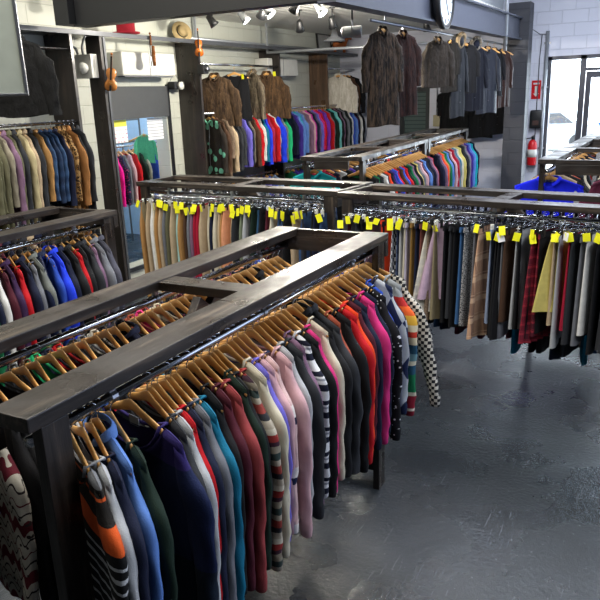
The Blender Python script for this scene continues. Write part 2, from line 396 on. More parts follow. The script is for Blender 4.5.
def garment(kind, seed):
    """one hollow garment hung from its shoulders; origin = neck of the hanger, front faces -y"""
    rnd = random.Random(seed)
    p = dict(sweater=dict(L=.68, wn=.140, dip=.105, T=.017, sh=.222, hem=.24, sl=.60, sr=.052, fold=.009),
             cardigan=dict(L=.72, wn=.11, dip=.16, T=.018, sh=.215, hem=.235, sl=.60, sr=.050, fold=.006),
             shirt=dict(L=.76, wn=.07, dip=.05, T=.013, sh=.215, hem=.23, sl=.60, sr=.045, fold=.009),
             jacket=dict(L=.70, wn=.065, dip=.06, T=.026, sh=.225, hem=.245, sl=.60, sr=.062, fold=.007),
             puffer=dict(L=.68, wn=.07, dip=.05, T=.034, sh=.225, hem=.25, sl=.60, sr=.068, fold=.003),
             coat=dict(L=1.05, wn=.065, dip=.09, T=.030, sh=.225, hem=.27, sl=.62, sr=.064, fold=.012),
             furjacket=dict(L=.66, wn=.06, dip=.08, T=.045, sh=.23, hem=.27, sl=.58, sr=.080, fold=.006),
             furcoat=dict(L=1.15, wn=.06, dip=.08, T=.060, sh=.23, hem=.29, sl=.66, sr=.085, fold=.014),
             vest=dict(L=.66, wn=.09, dip=.20, T=.022, sh=.19, hem=.235, sl=0, sr=0, fold=.006))[kind]
    NU, NV = 26, 30
    L, wn, sh = p['L'], p['wn'], p['sh']
    fur = kind.startswith('fur')
    ph = [rnd.uniform(0, 6.28) for _ in range(8)]; fr = [rnd.uniform(6, 14) for _ in range(4)]
    m = MB()
    def width(z):
        zz = -z
        a = sh+.018*sstep(.08, .28, zz)
        return a+(p['hem']-a)*sstep(.28, L, zz)
    def topz(u, front):
        x = abs(sh*u)
        if x < wn:
            k = 1-(x/wn)**2
            base = hanger_z(wn)+.012
            return base-(p['dip'] if front else .034)*k**(.7 if front else 1.0)
        return hanger_z(x)+.011
    skew = rnd.uniform(-.02, .02)
    def pt(i, j, front):
        u = -1+2*i/NU; v = j/NV
        v2 = v**1.25
        z = topz(u, front)*(1-v2)+(-L+.012*sin(3*u+ph[0]))*v2
        x = u*width(z)*(1 if j else sh/width(z)) + skew*v2
        T = (p['T']*(.35+.65*sstep(0, .5, v)))*(1-abs(u)**3.2)**.5
        amp = p['fold']*sstep(.1, .9, v)*(1-u**4)
        f = amp*(sin(fr[0]*u+ph[1]+2*v)+.7*sin(fr[1]*u*1.7+ph[2]-1.5*v)+.35*sin(fr[2]*2.3*u+ph[3]))
        f += .4*p['fold']*sin(14*v+ph[4]+3*u)*sstep(.15, .4, v)*(1-u**4)
        if j == 0: T *= .15
        elif abs(sh*u) > wn: T = max(T, .0125*(1-abs(u)**8)**.5)
        if kind == 'puffer': T += .012*abs(sin(-z*pi/.085))*(1-abs(u)**4)*sstep(.03, .1, v)
        if fur: T += rnd.uniform(-.004, .010)*(1-abs(u)**6)*sstep(0, .1, v)
        if front and kind in ('jacket', 'puffer', 'coat', 'furjacket', 'furcoat', 'cardigan', 'vest'):
            T -= .007*math.exp(-((u-.03)/.05)**2)*sstep(.05, .2, v)
        if kind in ('sweater', 'cardigan') and v > .93: T *= .8
        y = (-T+f*.5) if front else (T+f*.5)
        return (x, y, z)
    for front in (True, False):
        vs = [pt(i, j, front) for j in range(NV+1) for i in range(NU+1)]
        n = NU+1
        fs = [(j*n+i, j*n+i+1, (j+1)*n+i+1, (j+1)*n+i) for j in range(NV) for i in range(NU)]
        m.add(vs, fs)
    # thin closing strip at the hem keeps the hem readable
    ends = {}
    if p['sl']:
        SL = p['sl']; sr = p['sr']; NS, NR = 22, 14
        for sg in (-1, 1):
            q = rnd.uniform(-1, 1); out = rnd.uniform(.015, .055); fw_ = rnd.uniform(.0, .03)
            if seed == 7: out = .16
            vs = []
            for j in range(NS+1):
                v = j/NS
                z = -.078-(SL)*v
                x = sg*(sh-.022+.045*sstep(0, .3, v)+out*v)
                y = -fw_*v*v+.008*q*sin(3*v)
                # rings lean over the shoulder at the top
                cap = sstep(0, .22, v)
                rx = sr*(.42+.58*cap)*(1-.36*sstep(.3, 1, v)); ry = sr*.46*(.45+.55*cap)*(1-.15*v)
                if kind in ('sweater', 'cardigan') and v > .91: rx *= .82; ry *= .85
                if kind == 'puffer': rx += .006*abs(sin(v*SL*pi/.085)); ry += .008*abs(sin(v*SL*pi/.085))
                for k in range(NR):
                    a = 2*pi*k/NR
                    wr = 1+.09*sin(9*v+2*a+ph[5])+.08*sin(19*v-3*a+ph[6])*(1 if v > .3 else .3)+.05*sin(33*v+a+ph[7])*sstep(.3, .6, v)
                    if fur: wr += rnd.uniform(-.05, .12)
                    dx = rx*cos(a)*wr; dy = ry*sin(a)*wr
                    tz = -abs(dx)*.9*(1-cap) if dx*sg > 0 else abs(dx)*.45*(1-cap)
                    vs.append((x+dx, y+dy, z+tz))
            fs = [(j*NR+k, j*NR+(k+1) % NR, (j+1)*NR+(k+1) % NR, (j+1)*NR+k) for j in range(NS) for k in range(NR)]
            fs += [tuple(range(NR))[::-1]]
            m.add(vs, fs)
            ends[sg] = (sg*(sh-.022+.045+out), -fw_+.008*q*sin(3), -.078-SL, sr*.64*.9, sr*.46*.85)
    return m, p, topz, ends, skew

def ringloop(p, topz, r, up=.004, dropy=.0):
    """a band following the neck opening"""
    sh, wn, T = p['sh'], p['wn'], p['T']
    pts = []
    n = 12
    for i in range(n+1):
        u = (-1+2*i/n)*wn/sh*1.02
        v = .02; pts.append((u*sh, -.009-T*.35*(1-abs(u)**2), topz(max(-wn/sh*.999, min(wn/sh*.999, u)), True)+up))
    for i in range(n, -1, -1):
        u = (-1+2*i/n)*wn/sh*1.02
        pts.append((u*sh, .009+T*.35*(1-abs(u)**2), topz(max(-wn/sh*.999, min(wn/sh*.999, u)), False)+up))
    pts.append(pts[0])
    return MB().tube(pts, r, 6, False)

LIB = {}
def lib(kind, seed):
    """[(part name, mesh)] ; part[0] is the garment itself"""
    if (kind, seed) in LIB: return LIB[kind, seed]
    m, p, topz, ends, skew = garment(kind, seed)
    body = m.mesh(kind, NECKIN, True, True)
    parts = []
    if kind in ('sweater', 'cardigan'):
        parts.append(('neckband', ringloop(p, topz, .0055).mesh('neckband', NECKIN, True)))
        for sg in (-1, 1):
            x, y, z, rx, ry = ends[sg]
            c = MB(); n = 12; vs = []
            for j, (dz, k) in enumerate(((.012, 1.0), (-.01, 1.04), (-.045, .92), (-.05, .80))):
                for a in range(n):
                    vs.append((x+rx*k*cos(2*pi*a/n), y+ry*k*sin(2*pi*a/n), z+dz))
            c.add(vs, [(j*n+a, j*n+(a+1) % n, (j+1)*n+(a+1) % n, (j+1)*n+a) for j in range(3) for a in range(n)]+[tuple(3*n+a for a in range(n))])
            parts.append(('cuff', c.mesh('cuff', NECKIN, True)))
    elif kind in ('jacket', 'puffer', 'coat', 'shirt', 'furjacket', 'furcoat'):
        sh, wn = p['sh'], p['wn']
        hgt = {'shirt': .022, 'jacket': .016, 'puffer': .028, 'coat': .034, 'furjacket': .05, 'furcoat': .06}[kind]
        fat = .004 if kind == 'shirt' else (.03 if kind.startswith('fur') else .01)
        c = MB(); n = 20; vs = []
        for j, (dz, k, o_) in enumerate(((0.0, 1.05, 0), (hgt*.6, .98, .002), (hgt, 1.0, .0), (hgt*.95, 1.05, fat*.6), (hgt*.35, 1.25, fat), (-.012, 1.3, fat))):
            for i in range(n+1):
                a = -pi/2+.30+(2*pi-.6)*i/n
                zz = hanger_z(wn)+.008-(p['dip']*.8*max(0, -sin(a))**2)
                rr = k
                vs.append((wn*rr*cos(a)*1.0, (.024+o_)*rr*sin(a)*1.15, zz+dz*(.55+.45*(sin(a)+1)/2)))
        w_ = n+1
        c.add(vs, [(j*w_+i, j*w_+i+1, (j+1)*w_+i+1, (j+1)*w_+i) for j in range(5) for i in range(n)])
        parts.append(('collar', c.mesh('collar', NECKIN, True)))
        if kind in ('jacket', 'puffer'):
            pts = [(.012+skew*t, -p['T']*(.35+.65*sstep(0, .5, t))-.003, -.09-(p['L']-.10)*t) for t in [i/12 for i in range(13)]]
            parts.append(('zip', MB().tube(pts, .0045, 4).mesh('zip', STEEL, False)))
        if kind in ('coat', 'shirt'):
            b = MB()
            for i in range(5):
                t = .1+.17*i; T = p['T']*(.35+.65*sstep(0, .5, t))
                b.lathe([(.001, -.003), (.010 if kind == 'coat' else .006, -.002), (.010 if kind == 'coat' else .006, .002), (.001, .003)], 10, (.02+skew*t, -T-.006, -.1-(p['L']-.1)*t), 'y')
            parts.append(('buttons', b.mesh('buttons', BLACKM, True)))
    LIB[kind, seed] = (body, parts)
    return LIB[kind, seed]

def legwear(kind, seed):
    """trousers and skirts; origin at the middle of the clip bar"""
    if (kind, seed) in LIB: return LIB[kind, seed]
    rnd = random.Random(seed+99)
    ph = [rnd.uniform(0, 6.28) for _ in range(5)]
    m = MB()
    top = -.025
    if kind in ('skirt', 'flared_skirt', 'pleated_skirt', 'short_skirt'):
        L = {'skirt': .78, 'flared_skirt': .86, 'pleated_skirt': .80, 'short_skirt': .52}[kind]
        wb = {'skirt': .20, 'flared_skirt': .30, 'pleated_skirt': .26, 'short_skirt': .25}[kind]
        A = {'skirt': .010, 'flared_skirt': .022, 'pleated_skirt': .014, 'short_skirt': .02}[kind]; k = {'skirt': 5, 'flared_skirt': 9, 'pleated_skirt': 26, 'short_skirt': 8}[kind]
        NU, NV = (52 if kind == 'pleated_skirt' else 32), 22
        for front in (1, -1):
            vs = []
            for j in range(NV+1):
                v = j/NV
                for i in range(NU+1):
                    u = -1+2*i/NU
                    W = .165+(wb-.165)*v**.8
                    T = (.007+.020*v)*(1-abs(u)**3)**.5
                    f = A*v*sin(k*u+ph[0])*(1-u**6)+A*.4*v*sin(k*2.1*u+ph[1]+v)*(1-u**6)
                    vs.append((u*W, -front*T+f, top-L*v+.012*v*sin(3*u+ph[2])))
            n = NU+1
            m.add(vs, [(j*n+i, j*n+i+1, (j+1)*n+i+1, (j+1)*n+i) for j in range(NV) for i in range(NU)])
    else:
        L = {'trousers': 1.0, 'wide_trousers': .98, 'cropped_trousers': .8}[kind]
        crot = .28
        NU, NV = 16, 26
        for sg in (-1, 1):
            vs = []; n = 18
            hemw = {'trousers': .085, 'wide_trousers': .12, 'cropped_trousers': .10}[kind]
            cx0 = .0875
            for j in range(NV+1):
                v = j/NV; z = top-L*v
                t = sstep(crot, L, -z)
                W = .0875+.022*sstep(0, .25, -z)+(hemw-.11)*t
                cx = sg*(cx0+.022*sstep(0, .25, -z)*(1-t)+.02*t+(.004 if -z > crot else 0))
                T = .007+.017*sstep(0, .3, -z)
                for k in range(n):
                    a = 2*pi*k/n
                    wr = 1+.10*sin(3*a+6*v+ph[0])*v+.08*sin(11*v+a*2+ph[1])*sstep(.2, .5, v)
                    ca, sa = cos(a), sin(a)
                    xx = W*(abs(ca)**.8)*(1 if ca >= 0 else -1); yy = T*(abs(sa)**.8)*(1 if sa >= 0 else -1)*wr
                    vs.append((cx+xx, yy+.01*sin(2*v+ph[2])*v, z))
            m.add(vs, [(j*n+k, j*n+(k+1) % n, (j+1)*n+(k+1) % n, (j+1)*n+k) for j in range(NV) for k in range(n)]+[tuple(range(n))[::-1]])
    body = m.mesh(kind, NECKIN, True, True)
    wbm = MB(); n = 24; vs = []
    for dz, k in ((.004, 1.0), (-.034, 1.02)):
        for a in range(n):
            t = 2*pi*a/n; ca, sa = cos(t), sin(t)
            vs.append((.178*k*(abs(ca)**.6)*(1 if ca >= 0 else -1), .0105*k*(abs(sa)**.6)*(1 if sa >= 0 else -1), top+dz))
    wbm.add(vs, [(a, (a+1) % n, n+(a+1) % n, n+a) for a in range(n)])
    parts = [('waistband', wbm.mesh('waistband', NECKIN, True))]
    LIB[kind, seed] = (body, parts)
    return LIB[kind, seed]

# hangers --------------------------------------------------------------
def hook_mb(z0, rodz, r=.0021, fine=True):
    pts = [(0, 0, z0)]; rr = .0185
    pts += [(0, 0, rodz-.028), (0, .004, rodz-.022)]
    for i in range(9):
        a = -pi*.25+(pi*1.2)*i/8
        pts.append((0, rr*cos(a), rodz+rr*sin(a)))
    return MB().tube(pts, r, 5)
ROD_UP = .052
def wood_hanger(seed):
    m = MB(); n = 18; NR = 10; vs = []
    bend = (.001, .003)[seed % 2]
    for i in range(n+1):
        x = -.206+.412*i/n; a = abs(x)/.206
        hgt = (.019-.007*a)*(1 if 0 < i < n else .45); th = .0055*(1 if 0 < i < n else .5)
        hgt *= 1+.18*math.exp(-(x/.03)**2)
        zc = hanger_z(x)-hgt*.55+.010*math.exp(-(x/.035)**2)-.006*a**6
        yc = -bend*a*a
        for k in range(NR):
            t = 2*pi*k/NR; vs.append((x, yc+th*sin(t), zc+hgt*.9*cos(t)))
    m.add(vs, [(j*NR+k, j*NR+(k+1) % NR, (j+1)*NR+(k+1) % NR, (j+1)*NR+k) for j in range(n) for k in range(NR)]+[tuple(range(NR))[::-1], tuple(n*NR+k for k in range(NR))])
    return m.mesh('wooden_hanger', HANG if seed % 3 else HANG_B, True)
WOODH = [wood_hanger(i) for i in range(3)]
HOOK = hook_mb(.0, ROD_UP).mesh('hook', CHROME, True)
# clip hanger: wire bar, hook, two clips
cb = MB().tube([(-.17, 0, 0), (-.09, 0, .004), (0, 0, .022), (.09, 0, .004), (.17, 0, 0)], .003, 6).tube([(-.17, 0, 0), (.17, 0, 0)], .0025, 6)
CLIPBAR = cb.mesh('clip_hanger', CHROME, True)
CLIPM = MB().box(-.010, -.012, -.045, .010, .012, .012, .003).mesh('clip', BLACKM)
CLIPW = MB().box(-.010, -.012, -.045, .010, .012, .012, .003).mesh('clip', WHITEP)
TAGM = MB().box(-.001, -.022, -.065, .001, .022, 0).mesh('price_tag', YEL)
TAGF = MB().box(-.022, -.001, -.065, .022, .001, 0).mesh('price_tag', YEL)

ALL = []     # every hung garment: dict(obj, hanger, col, desc, kind, place)
def setmat(o, m):
    if o.material_slots: o.material_slots[0].link = 'OBJECT'; o.material_slots[0].material = m

def hang(kind, look, loc, rz, seed=0, place='', group='', scale=1.0, wood=True, tagcol=None, trim=None, ws=1.0, hook=True, tilt=0, hmat=None, detail=True, lscale=1.0):
    """look = (short colour word, description, material)"""
    word, desc, mat = look
    lower = kind in ('skirt', 'flared_skirt', 'pleated_skirt', 'short_skirt', 'trousers', 'wide_trousers', 'cropped_trousers')
    body, parts = (legwear if lower else lib)(kind, seed)
    nm = {'furjacket': 'fur_jacket', 'furcoat': 'fur_coat', 'cardigan': 'cardigan'}.get(kind, kind)
    g = link(nm, body); setmat(g, mat)
    g.location = loc; g.rotation_euler = (0, tilt, rz); g.scale = (scale*ws, scale, scale*lscale)
    for pn, me in parts:
        if not detail and pn not in ('collar', 'waistband'): continue
        c = link(pn, me, g)
        if pn not in ('zip', 'buttons'): setmat(c, trim or mat)
    if tagcol is not None:
        c = link('price_tag', TAGM if tagcol[0] == 'm' else TAGF, g)
        if lower: c.data = TAGM
        setmat(c, YEL if tagcol[1] == 'y' else WTAG)
        c['label'] = ('yellow' if tagcol[1] == 'y' else 'white')+' paper price tag'
        c.location = ((-.19 if lower else .12), random.uniform(-.02, .02) if lower else -.03, random.uniform(-.04, .02)); c.rotation_euler = (random.uniform(-.35, .35), random.uniform(-.1, .25), random.uniform(-.7, .7))
    if wood:
        h = link('wooden_hanger', WOODH[random.randrange(3)])
        h.location = loc; h.rotation_euler = (0, tilt*.5, rz)
        link('hook', HOOK, h)
    else:
        h = link('clip_hanger', CLIPBAR); h.location = loc; h.rotation_euler = (0, 0, rz)
        link('hook', HOOK, h)
        for sx in (-.13, .13):
            c = link('clip', CLIPM if random.random() < .85 else CLIPW, h); c.location = (sx, 0, 0)
    ALL.append(dict(o=g, h=h, word=word, desc=desc, kind=nm, place=place, group=group, wood=wood))
    return g

# ---- palette -----------------------------------------------------------
def PL(word, col, desc=None): return (word, desc or 'plain '+word, fab(col))
def ST(word, cols, per, desc):
    n = len(cols); return (word, desc, fab(cols[0][1], 'stripes', (per, cols)))
BL = PL('black', '#111216'); NV = PL('navy', '#131a33'); GR = PL('grey', '#6d7078'); LG = PL('pale grey', '#a9acb0')
CH = PL('charcoal', '#2c2e33'); MR = PL('maroon', '#4a1424'); RD = PL('red', '#b8121d'); OR = PL('orange', '#e0431c', 'plain orange-red')
PK = PL('pink', '#cc2f78', 'magenta pink'); LP = PL('pale pink', '#caa2a8'); CR = PL('cream', '#c9c2ae'); BE = PL('beige', '#b5a084')
LV = PL('lavender', '#6b63c4'); BU = PL('blue', '#2d50b8'); LB = PL('light blue', '#5c83c9'); TL = PL('teal', '#0c6a8a'); GN = PL('green', '#10663f')
DGN = PL('dark green', '#12261d'); PU = PL('purple', '#3c2a86'); BN = PL('brown', '#4b3527'); TN = PL('tan', '#a97f4c'); WH = PL('white', '#d9d9d6')
YE = PL('yellow', '#c3b566', 'pale yellow'); OL = PL('olive', '#5d5c46'); TQ = PL('turquoise', '#139fa6'); RB = PL('bright blue', '#1f3fe0'); MG = PL('bright green', '#1fb073')
KH = PL('khaki', '#8b8064'); RU = PL('rust', '#9a4a35'); MA = PL('mauve', '#7c5f78'); BRK = PL('crimson', '#9c1230')
HP = PL('hot pink', '#e01a90'); FR = PL('fuchsia', '#c02a9a')
STW = ST('white striped', [(0, '#d5d7dc'), (.34, '#14182c'), (.58, '#d5d7dc'), (.7, '#8b8f9a'), (.78, '#d5d7dc'), (.84, '#14182c')], .115, 'white with navy stripes')
STM = ST('multi striped', [(0, '#a39b8c'), (.12, '#23252b'), (.22, '#86352f'), (.36, '#a39b8c'), (.46, '#2e3c3a'), (.58, '#8b8373'), (.7, '#3a2230'), (.78, '#8e2d2b'), (.9, '#c3bcab')], .20, 'grey red and cream striped')
STN = ST('pink striped', [(0, '#cfb0b0'), (.7, '#17203f'), (.82, '#e2dcd8')], .24, 'pale pink with navy stripes')
RAIN = ('rainbow striped', 'rainbow striped', fab('#7c8a90', 'bands', [(0, '#8f959a'), (.10, '#b02a2a'), (.135, '#e0602a'), (.17, '#e0b040'), (.21, '#d8cdb0'), (.235, '#c43a2a'), (.26, '#d8cdb0'), (.29, '#24506a'), (.33, '#6f97a0'), (.36, '#e0d8c0'), (.38, '#24506a'), (.42, '#14734a'), (.50, '#c9c2ae'), (.515, '#8a1a30'), (.57, '#e8e0d0'), (.58, '#8a1a30')]))
ORS = ('orange yoked', 'black with orange yoke and white stripes', fab('#14120f', 'bands', [(0, '#6a6c70'), (.055, '#1d1a17'), (.075, '#c4521f'), (.085, '#1d1a17'), (.135, '#d2561f'), (.19, '#131416')] + [x for k in range(11) for x in ((.215+.031*k, '#b9bcbf'), (.223+.031*k, '#131416'))]))
SNO = ('snowflake', 'black with white snowflake dots', fab('#0e0f16', 'spots', (52, '#cfd2da', .22)))
ARG = ('argyle', 'pale blue, navy and cream argyle', fab('#aeb4bb', 'diamond', (.10, '#1a2547')))
HTC = ('black checked', 'black and white checked', fab('#15171c', 'check', (.017, '#c4c0b6')))
FIS = ('fair isle', 'cream fair isle knit with red zigzags', fab('#b5b1a6', 'fairisle', ('#5c1424', '#5c1424')))
NVP = ('purple navy', 'navy with purple neck', fab('#0c1832', 'bands', [(0, '#2c2260'), (.11, '#101c42'), (.35, '#0b1a2c')]))
PPL = lambda c, a, b, w_, d, per=.10: (w_, d, fab(c, 'plaid', (per, a, b)))
PLD1 = PPL('#b58f74', '#33242a', '#d6b79a', 'tan plaid', 'large tan plaid', .16)
PLD2 = PPL('#41303c', '#7a4a55', '#241c2a', 'plum plaid', 'plum tartan', .08)
PLD3 = PPL('#6b1226', '#2a1520', '#a83040', 'red plaid', 'dark red tartan', .07)
PLD4 = PPL('#c9c6bd', '#8c8a90', '#d8d3c2', 'grey plaid', 'cream and grey plaid', .09)
PLD5 = PPL('#2f3a5c', '#8aa0c0', '#1a2238', 'blue plaid', 'blue tartan', .07)
TWD = ('tweed', 'black and white tweed', fab('#23252a', 'tweed', '#b0b2b6'))
TWB = ('brown tweed', 'brown tweed', fab('#5b4a3e', 'tweed', '#8b7865'))
HTW = ('white checked', 'black and white gingham', fab('#d4d4d8', 'check', (.022, '#24262e')))
PIN = ('pinstriped', 'grey pinstriped', fab('#3d404c', 'vstripes', (.03, '#8a8fa0')))
DEN = ('denim', 'faded blue denim', fab('#1c3050', 'denim', '#43638c'))
LEO = ('leopard', 'leopard print', fab('#b08a58', 'leopard'))
FLO = ('floral', 'navy and pink floral', fab('#1a1f3c', 'spots', (40, '#b05078', .3)))

# ------------------------------------------------------------------ racks
def rack(name, label, x0, y0, L, Wd, top, ang, mats_axis=1, cross=(.5,), group=None, ends=True):
    """long wooden double rack. origin = near-left corner on the floor, long side along local +y, width along +x"""
    r = root('clothing_rack', (x0, y0, 0), ang)
    tag(r, label, 'clothing rack', group)
    bw, bh = .14, .042
    for k, xc in enumerate((bw/2, Wd-bw/2)):
        MB().obox((xc, 0, top-bh/2), (xc, L, top-bh/2), bw, bh, b=.004).obj('top_beam', WD[1], r)
    for yy in (.02, L-.02):
        MB().box(.001 if yy > .1 else .142, yy-.02, top-.125, Wd-.001 if yy > .1 else Wd-.142, yy+.02, top-bh-.001, .003).obj('end_beam', WD[0], r)
    for yy in (.02, L-.02):
        MB().box(bw+.001, yy-.019, top-bh, Wd-bw-.001, yy+.019, top-.004, .002).obj('end_beam', WD[0], r)
    for c in cross:
        MB().box(bw+.001, L*c-.055, top-bh, Wd-bw-.001, L*c+.055, top-.004, .003).obj('cross_beam', WD[0], r)
    for xx in (.006, Wd-.044):
        for yy in (.042, L-.132):
            MB().box(xx, yy, 0, xx+.038, yy+.09, top-bh-.001, .003).obj('post', WD[2], r)
    for yy in (.0, L-.04):
        MB().box(.045, yy+.001, .06, Wd-.045, yy+.039, .15, .003).obj('bottom_rail', WD[0], r)
    for c in cross:
        for e in (.06, L-.06):
            MB().obox((Wd/2, L*c+(.03 if e > L*c else -.03), top-bh-.03), (Wd/2, e, .12), .038, .085, b=.003).obj('brace', WD[1], r)
    for k, xc in enumerate((bw/2, Wd-bw/2)):
        rd = MB().tube([(xc, .045, top-.100), (xc, L-.045, top-.100)], .016, 12).obj('hanging_rod', CHROME, r, True)
        for yy in (.35, L*.5, L-.35):
            MB().box(xc-.008, yy-.012, top-.105, xc+.008, yy+.012, top-bh-.001).lathe([(.019, -.012), (.019, .012)], 12, (xc, yy, top-.100), 'y').obj('rod_bracket', STEEL, rd)
    return r

def along(x0, y0, ang, lx, ly):
    return (x0+lx*cos(ang)-ly*sin(ang), y0+lx*sin(ang)+ly*cos(ang))

def fill(rackp, lx, items, y_start, y_end, base_rot, place, group, jitter=.12, wood=True, z=None, tagp=0, detail=True):
    x0, y0, ang, top = rackp
    n = len(items)
    for i, it in enumerate(items):
        kind, look = it[0], it[1]; opt = it[2] if len(it) > 2 else {}
        t = (i+.5)/n
        ly = y_start+(y_end-y_start)*t+random.uniform(-.008, .008)
        ly = opt.get('y', ly)
        x, y = along(x0, y0, ang, lx+random.uniform(-.006, .006), ly)
        rot = ang+base_rot+random.uniform(-jitter, jitter)+opt.get('rot', 0)
        zz = (top-.100 if z is None else z)-ROD_UP+.0
        tg = None
        if 'tag' in opt: tg = opt['tag']
        elif random.random() < tagp: tg = random.choice(('my', 'fy', 'my'))
        hang(kind, look, (x, y, zz), rot, seed=opt.get('seed', random.randrange(3)), place=place, group=group,
             scale=opt.get('s', random.uniform(.95, 1.04)), wood=wood, tagcol=tg, trim=opt.get('trim'), detail=detail, lscale=opt.get('ls', 1))

# front rack ---------------------------------------------------------------
F = (-1.98, 1.0, 0, 1.5)
rack('front', 'large dark wooden double rack nearest the camera, full of knitwear', -1.98, 1.0, 2.42, .68, 1.5, 0)
sw = 'sweater'; ja = 'jacket'; ca = 'cardigan'; shi = 'shirt'
PURP = fab('#2c2260')
front = [(sw, ORS, dict(rot=-.12, y=.24)), (sw, LG, dict(rot=-.1)), (sw, NV, dict(y=.33, rot=-.1)), (shi, LB, dict(y=.37, rot=-.1)), (sw, DGN, dict(y=.43, rot=-.08)),
    (sw, NVP, dict(y=.55, rot=.12, trim=PURP, s=1.07)), (sw, CH, dict(y=.60)), (sw, LG, dict(y=.64)), (sw, RD, dict(y=.68)), (sw, NV, dict(y=.72)), (sw, GR, dict(y=.76)), (sw, TL, dict(y=.80)),
    (ca, BL, dict(y=.84)), (sw, MR, dict(y=.885)), (sw, PL('rust', '#8f3a3c', 'dusty red')), (ca, DGN), (sw, BL), (sw, STM), (ca, CR), (sw, LV), (sw, LP), (sw, STN), (sw, LP, dict(s=1.03)), (sw, LG), (sw, CH), (ca, MA), (sw, STW), (sw, BL),
    (sw, PK), (ca, CR), (ja, BL), (ja, CH), (sw, RU), (sw, BL), (sw, RD), (sw, OR, dict(s=1.03)), (sw, MR), (sw, NV), (sw, PK, dict(s=1.05)), (sw, NV), (sw, SNO, dict(rot=.02, s=1.08)), (ca, BU), (ca, ARG, dict(rot=.12)), (sw, RAIN, dict(rot=.14, s=1.05)), (sw, HTC, dict(rot=.25, s=1.0, seed=7))]
ys = [1.19, 1.23, 1.26, 1.29, 1.34, 1.43, 1.50, 1.53, 1.56, 1.59, 1.62, 1.65, 1.70, 1.75, 1.79, 1.83, 1.86, 1.89, 1.95, 1.99, 2.03, 2.07, 2.13, 2.18, 2.22, 2.26, 2.31, 2.35, 2.40, 2.45, 2.5, 2.55, 2.6, 2.65, 2.71, 2.76, 2.81, 2.86, 2.94, 2.99, 3.05, 3.10, 3.17, 3.25, 3.31]
for i, it in enumerate(front):
    o_ = dict(it[2]) if len(it) > 2 else {}
    o_['y'] = ys[i]-1.0
    front[i] = (it[0], it[1], o_)
fill(F, .61, front, .2, 2.3, R(-21), 'front rack, aisle side', 'garments on the aisle side of the front rack', .05)
left = [(sw, BL, dict(y=.15)), (sw, FIS, dict(y=.27)), (sw, BL, dict(y=.33)), (sw, BL, dict(y=.36)), (sw, BL, dict(rot=.25)), (sw, CH), (sw, BN), (sw, MG), (sw, NV), (sw, RD), (sw, BL), (sw, GR), (sw, FIS), (sw, BL), (ja, NV), (sw, BL), (sw, RU), (sw, PK), (sw, STM), (sw, CR), (sw, FLO), (sw, BL), (sw, MR), (sw, NV), (sw, STW), (sw, CH), (sw, BL), (sw, PK), (sw, BL), (sw, NV), (sw, FLO), (ja, BL), (sw, PL('peach', '#c98f6d')), (sw, NV), (sw, BL), (sw, BU), (sw, WH)]
fill(F, .07, left, .18, 2.3, R(-20), 'front rack, inner side', 'garments on the inner side of the front rack', .08)

# upper left rack ------------------------------------------------------------
U = (-4.06, 1.2, 0, 1.5)
rack('left', 'dark wooden rack of jackets between front rack and left wall', -4.06, 1.2, 2.42, .66, 1.5, 0)
ul = [(sw, x) for x in (CH, NV, CR, MR, BL, GR, TL, BN, CH, NV, LP, BU)]+[(sw, GR), (sw, LV), (ja, BN), (sw, RD), (sw, NV), (ja, BN), (sw, OR), (ja, MG, dict(s=1.05)), (sw, BN), (ja, NV), (ja, GN, dict(s=1.05)), (sw, NV), (sw, WH), (sw, MR), (ja, PL('plum', '#3b2248')), (sw, RD, dict(s=1.04)), (ja, NV), (sw, GR), (ja, PL('grey green', '#6f7470')),
      (ja, PL('dark blue', '#141d3a', 'dark blue buttoned'), dict(rot=-.25, s=1.08)), (sw, BU), (ja, RB), (ja, NV), (ja, BL, dict(s=1.06)), (sw, RD), (ja, BL), (ja, CH), (sw, MA), (ja, GR, dict(s=1.05)), (ja, PL('slate', '#4a4b58', 'slate grey'), dict(s=1.05))]
fill(U, .59, ul, .1, 2.28, R(-22), 'left rack, near side', 'garments on the near side of the left rack', .06)
ulb = [(sw, x) for x in (BL, NV, GR, RD, CH, MA, BE)]+[(ja, x) for x in (NV, GR, BL, TN, PK, BU, NV, RB, WH, NV, CH, LG, WH, HP, NV, RD, BL, NV, MR, NV, BL, CH, BE, NV, BL)]
fill(U, .07, ulb, .1, 2.28, R(-22), 'left rack, wall side', 'garments on the wall side of the left rack', .06)

# trouser and skirt racks ------------------------------------------------------
a1 = R(-5)-R(90)
# local +y runs along world +x: use angle -90 - 5; local +x then runs along world -y ... origin at back-left corner
def across(label, xl, yl, ang, L, Wd, top):
    # xl,yl = front-left corner in the world, ang = tilt of the long side
    a = ang-pi/2     # local +y -> world +x direction
    # local x axis -> (cos a, sin a) = pointing towards the camera; the back edge is the origin
    bx = xl-Wd*cos(a); by = yl-Wd*sin(a)
    rack('r', label, bx, by, L, Wd, top, a)
    return (bx, by, a, top)
TR = across('dark wooden rack of tagged trousers, left of the skirt rack', -4.44, 5.02, R(-4.5), 2.18, .62, 1.5)
SK = across('dark wooden rack of hanging skirts across the aisle', -2.24, 4.78, R(-7.5), 2.44, .62, 1.5)
tro, wtr, ctr = 'trousers', 'wide_trousers', 'cropped_trousers'
tc = [TN, KH, BE, CR, WH, TN, BE, GR, OL, BE, PL('aqua', '#9fc4bd', 'pale aqua'), TN, BN, GR, MA, BRK, BRK, BE, CR, NV, CR, BE, TN, PL('peach', '#d99670', 'peach'), BE, CH, PL('sage', '#6f7a66', 'sage'), LG, CH, DGN, PL('steel blue', '#274a68', 'steel blue'), BL, MR, CR, BE, DEN, DEN, BL, CH, BE, CH, DEN, BL, NV, DEN]
tr_items = [(random.choice((tro, tro, wtr)), c, dict(tag=('my' if random.random() < .55 else 'fy') if random.random() < .7 else None, s=random.uniform(.95, 1.03))) for c in tc]
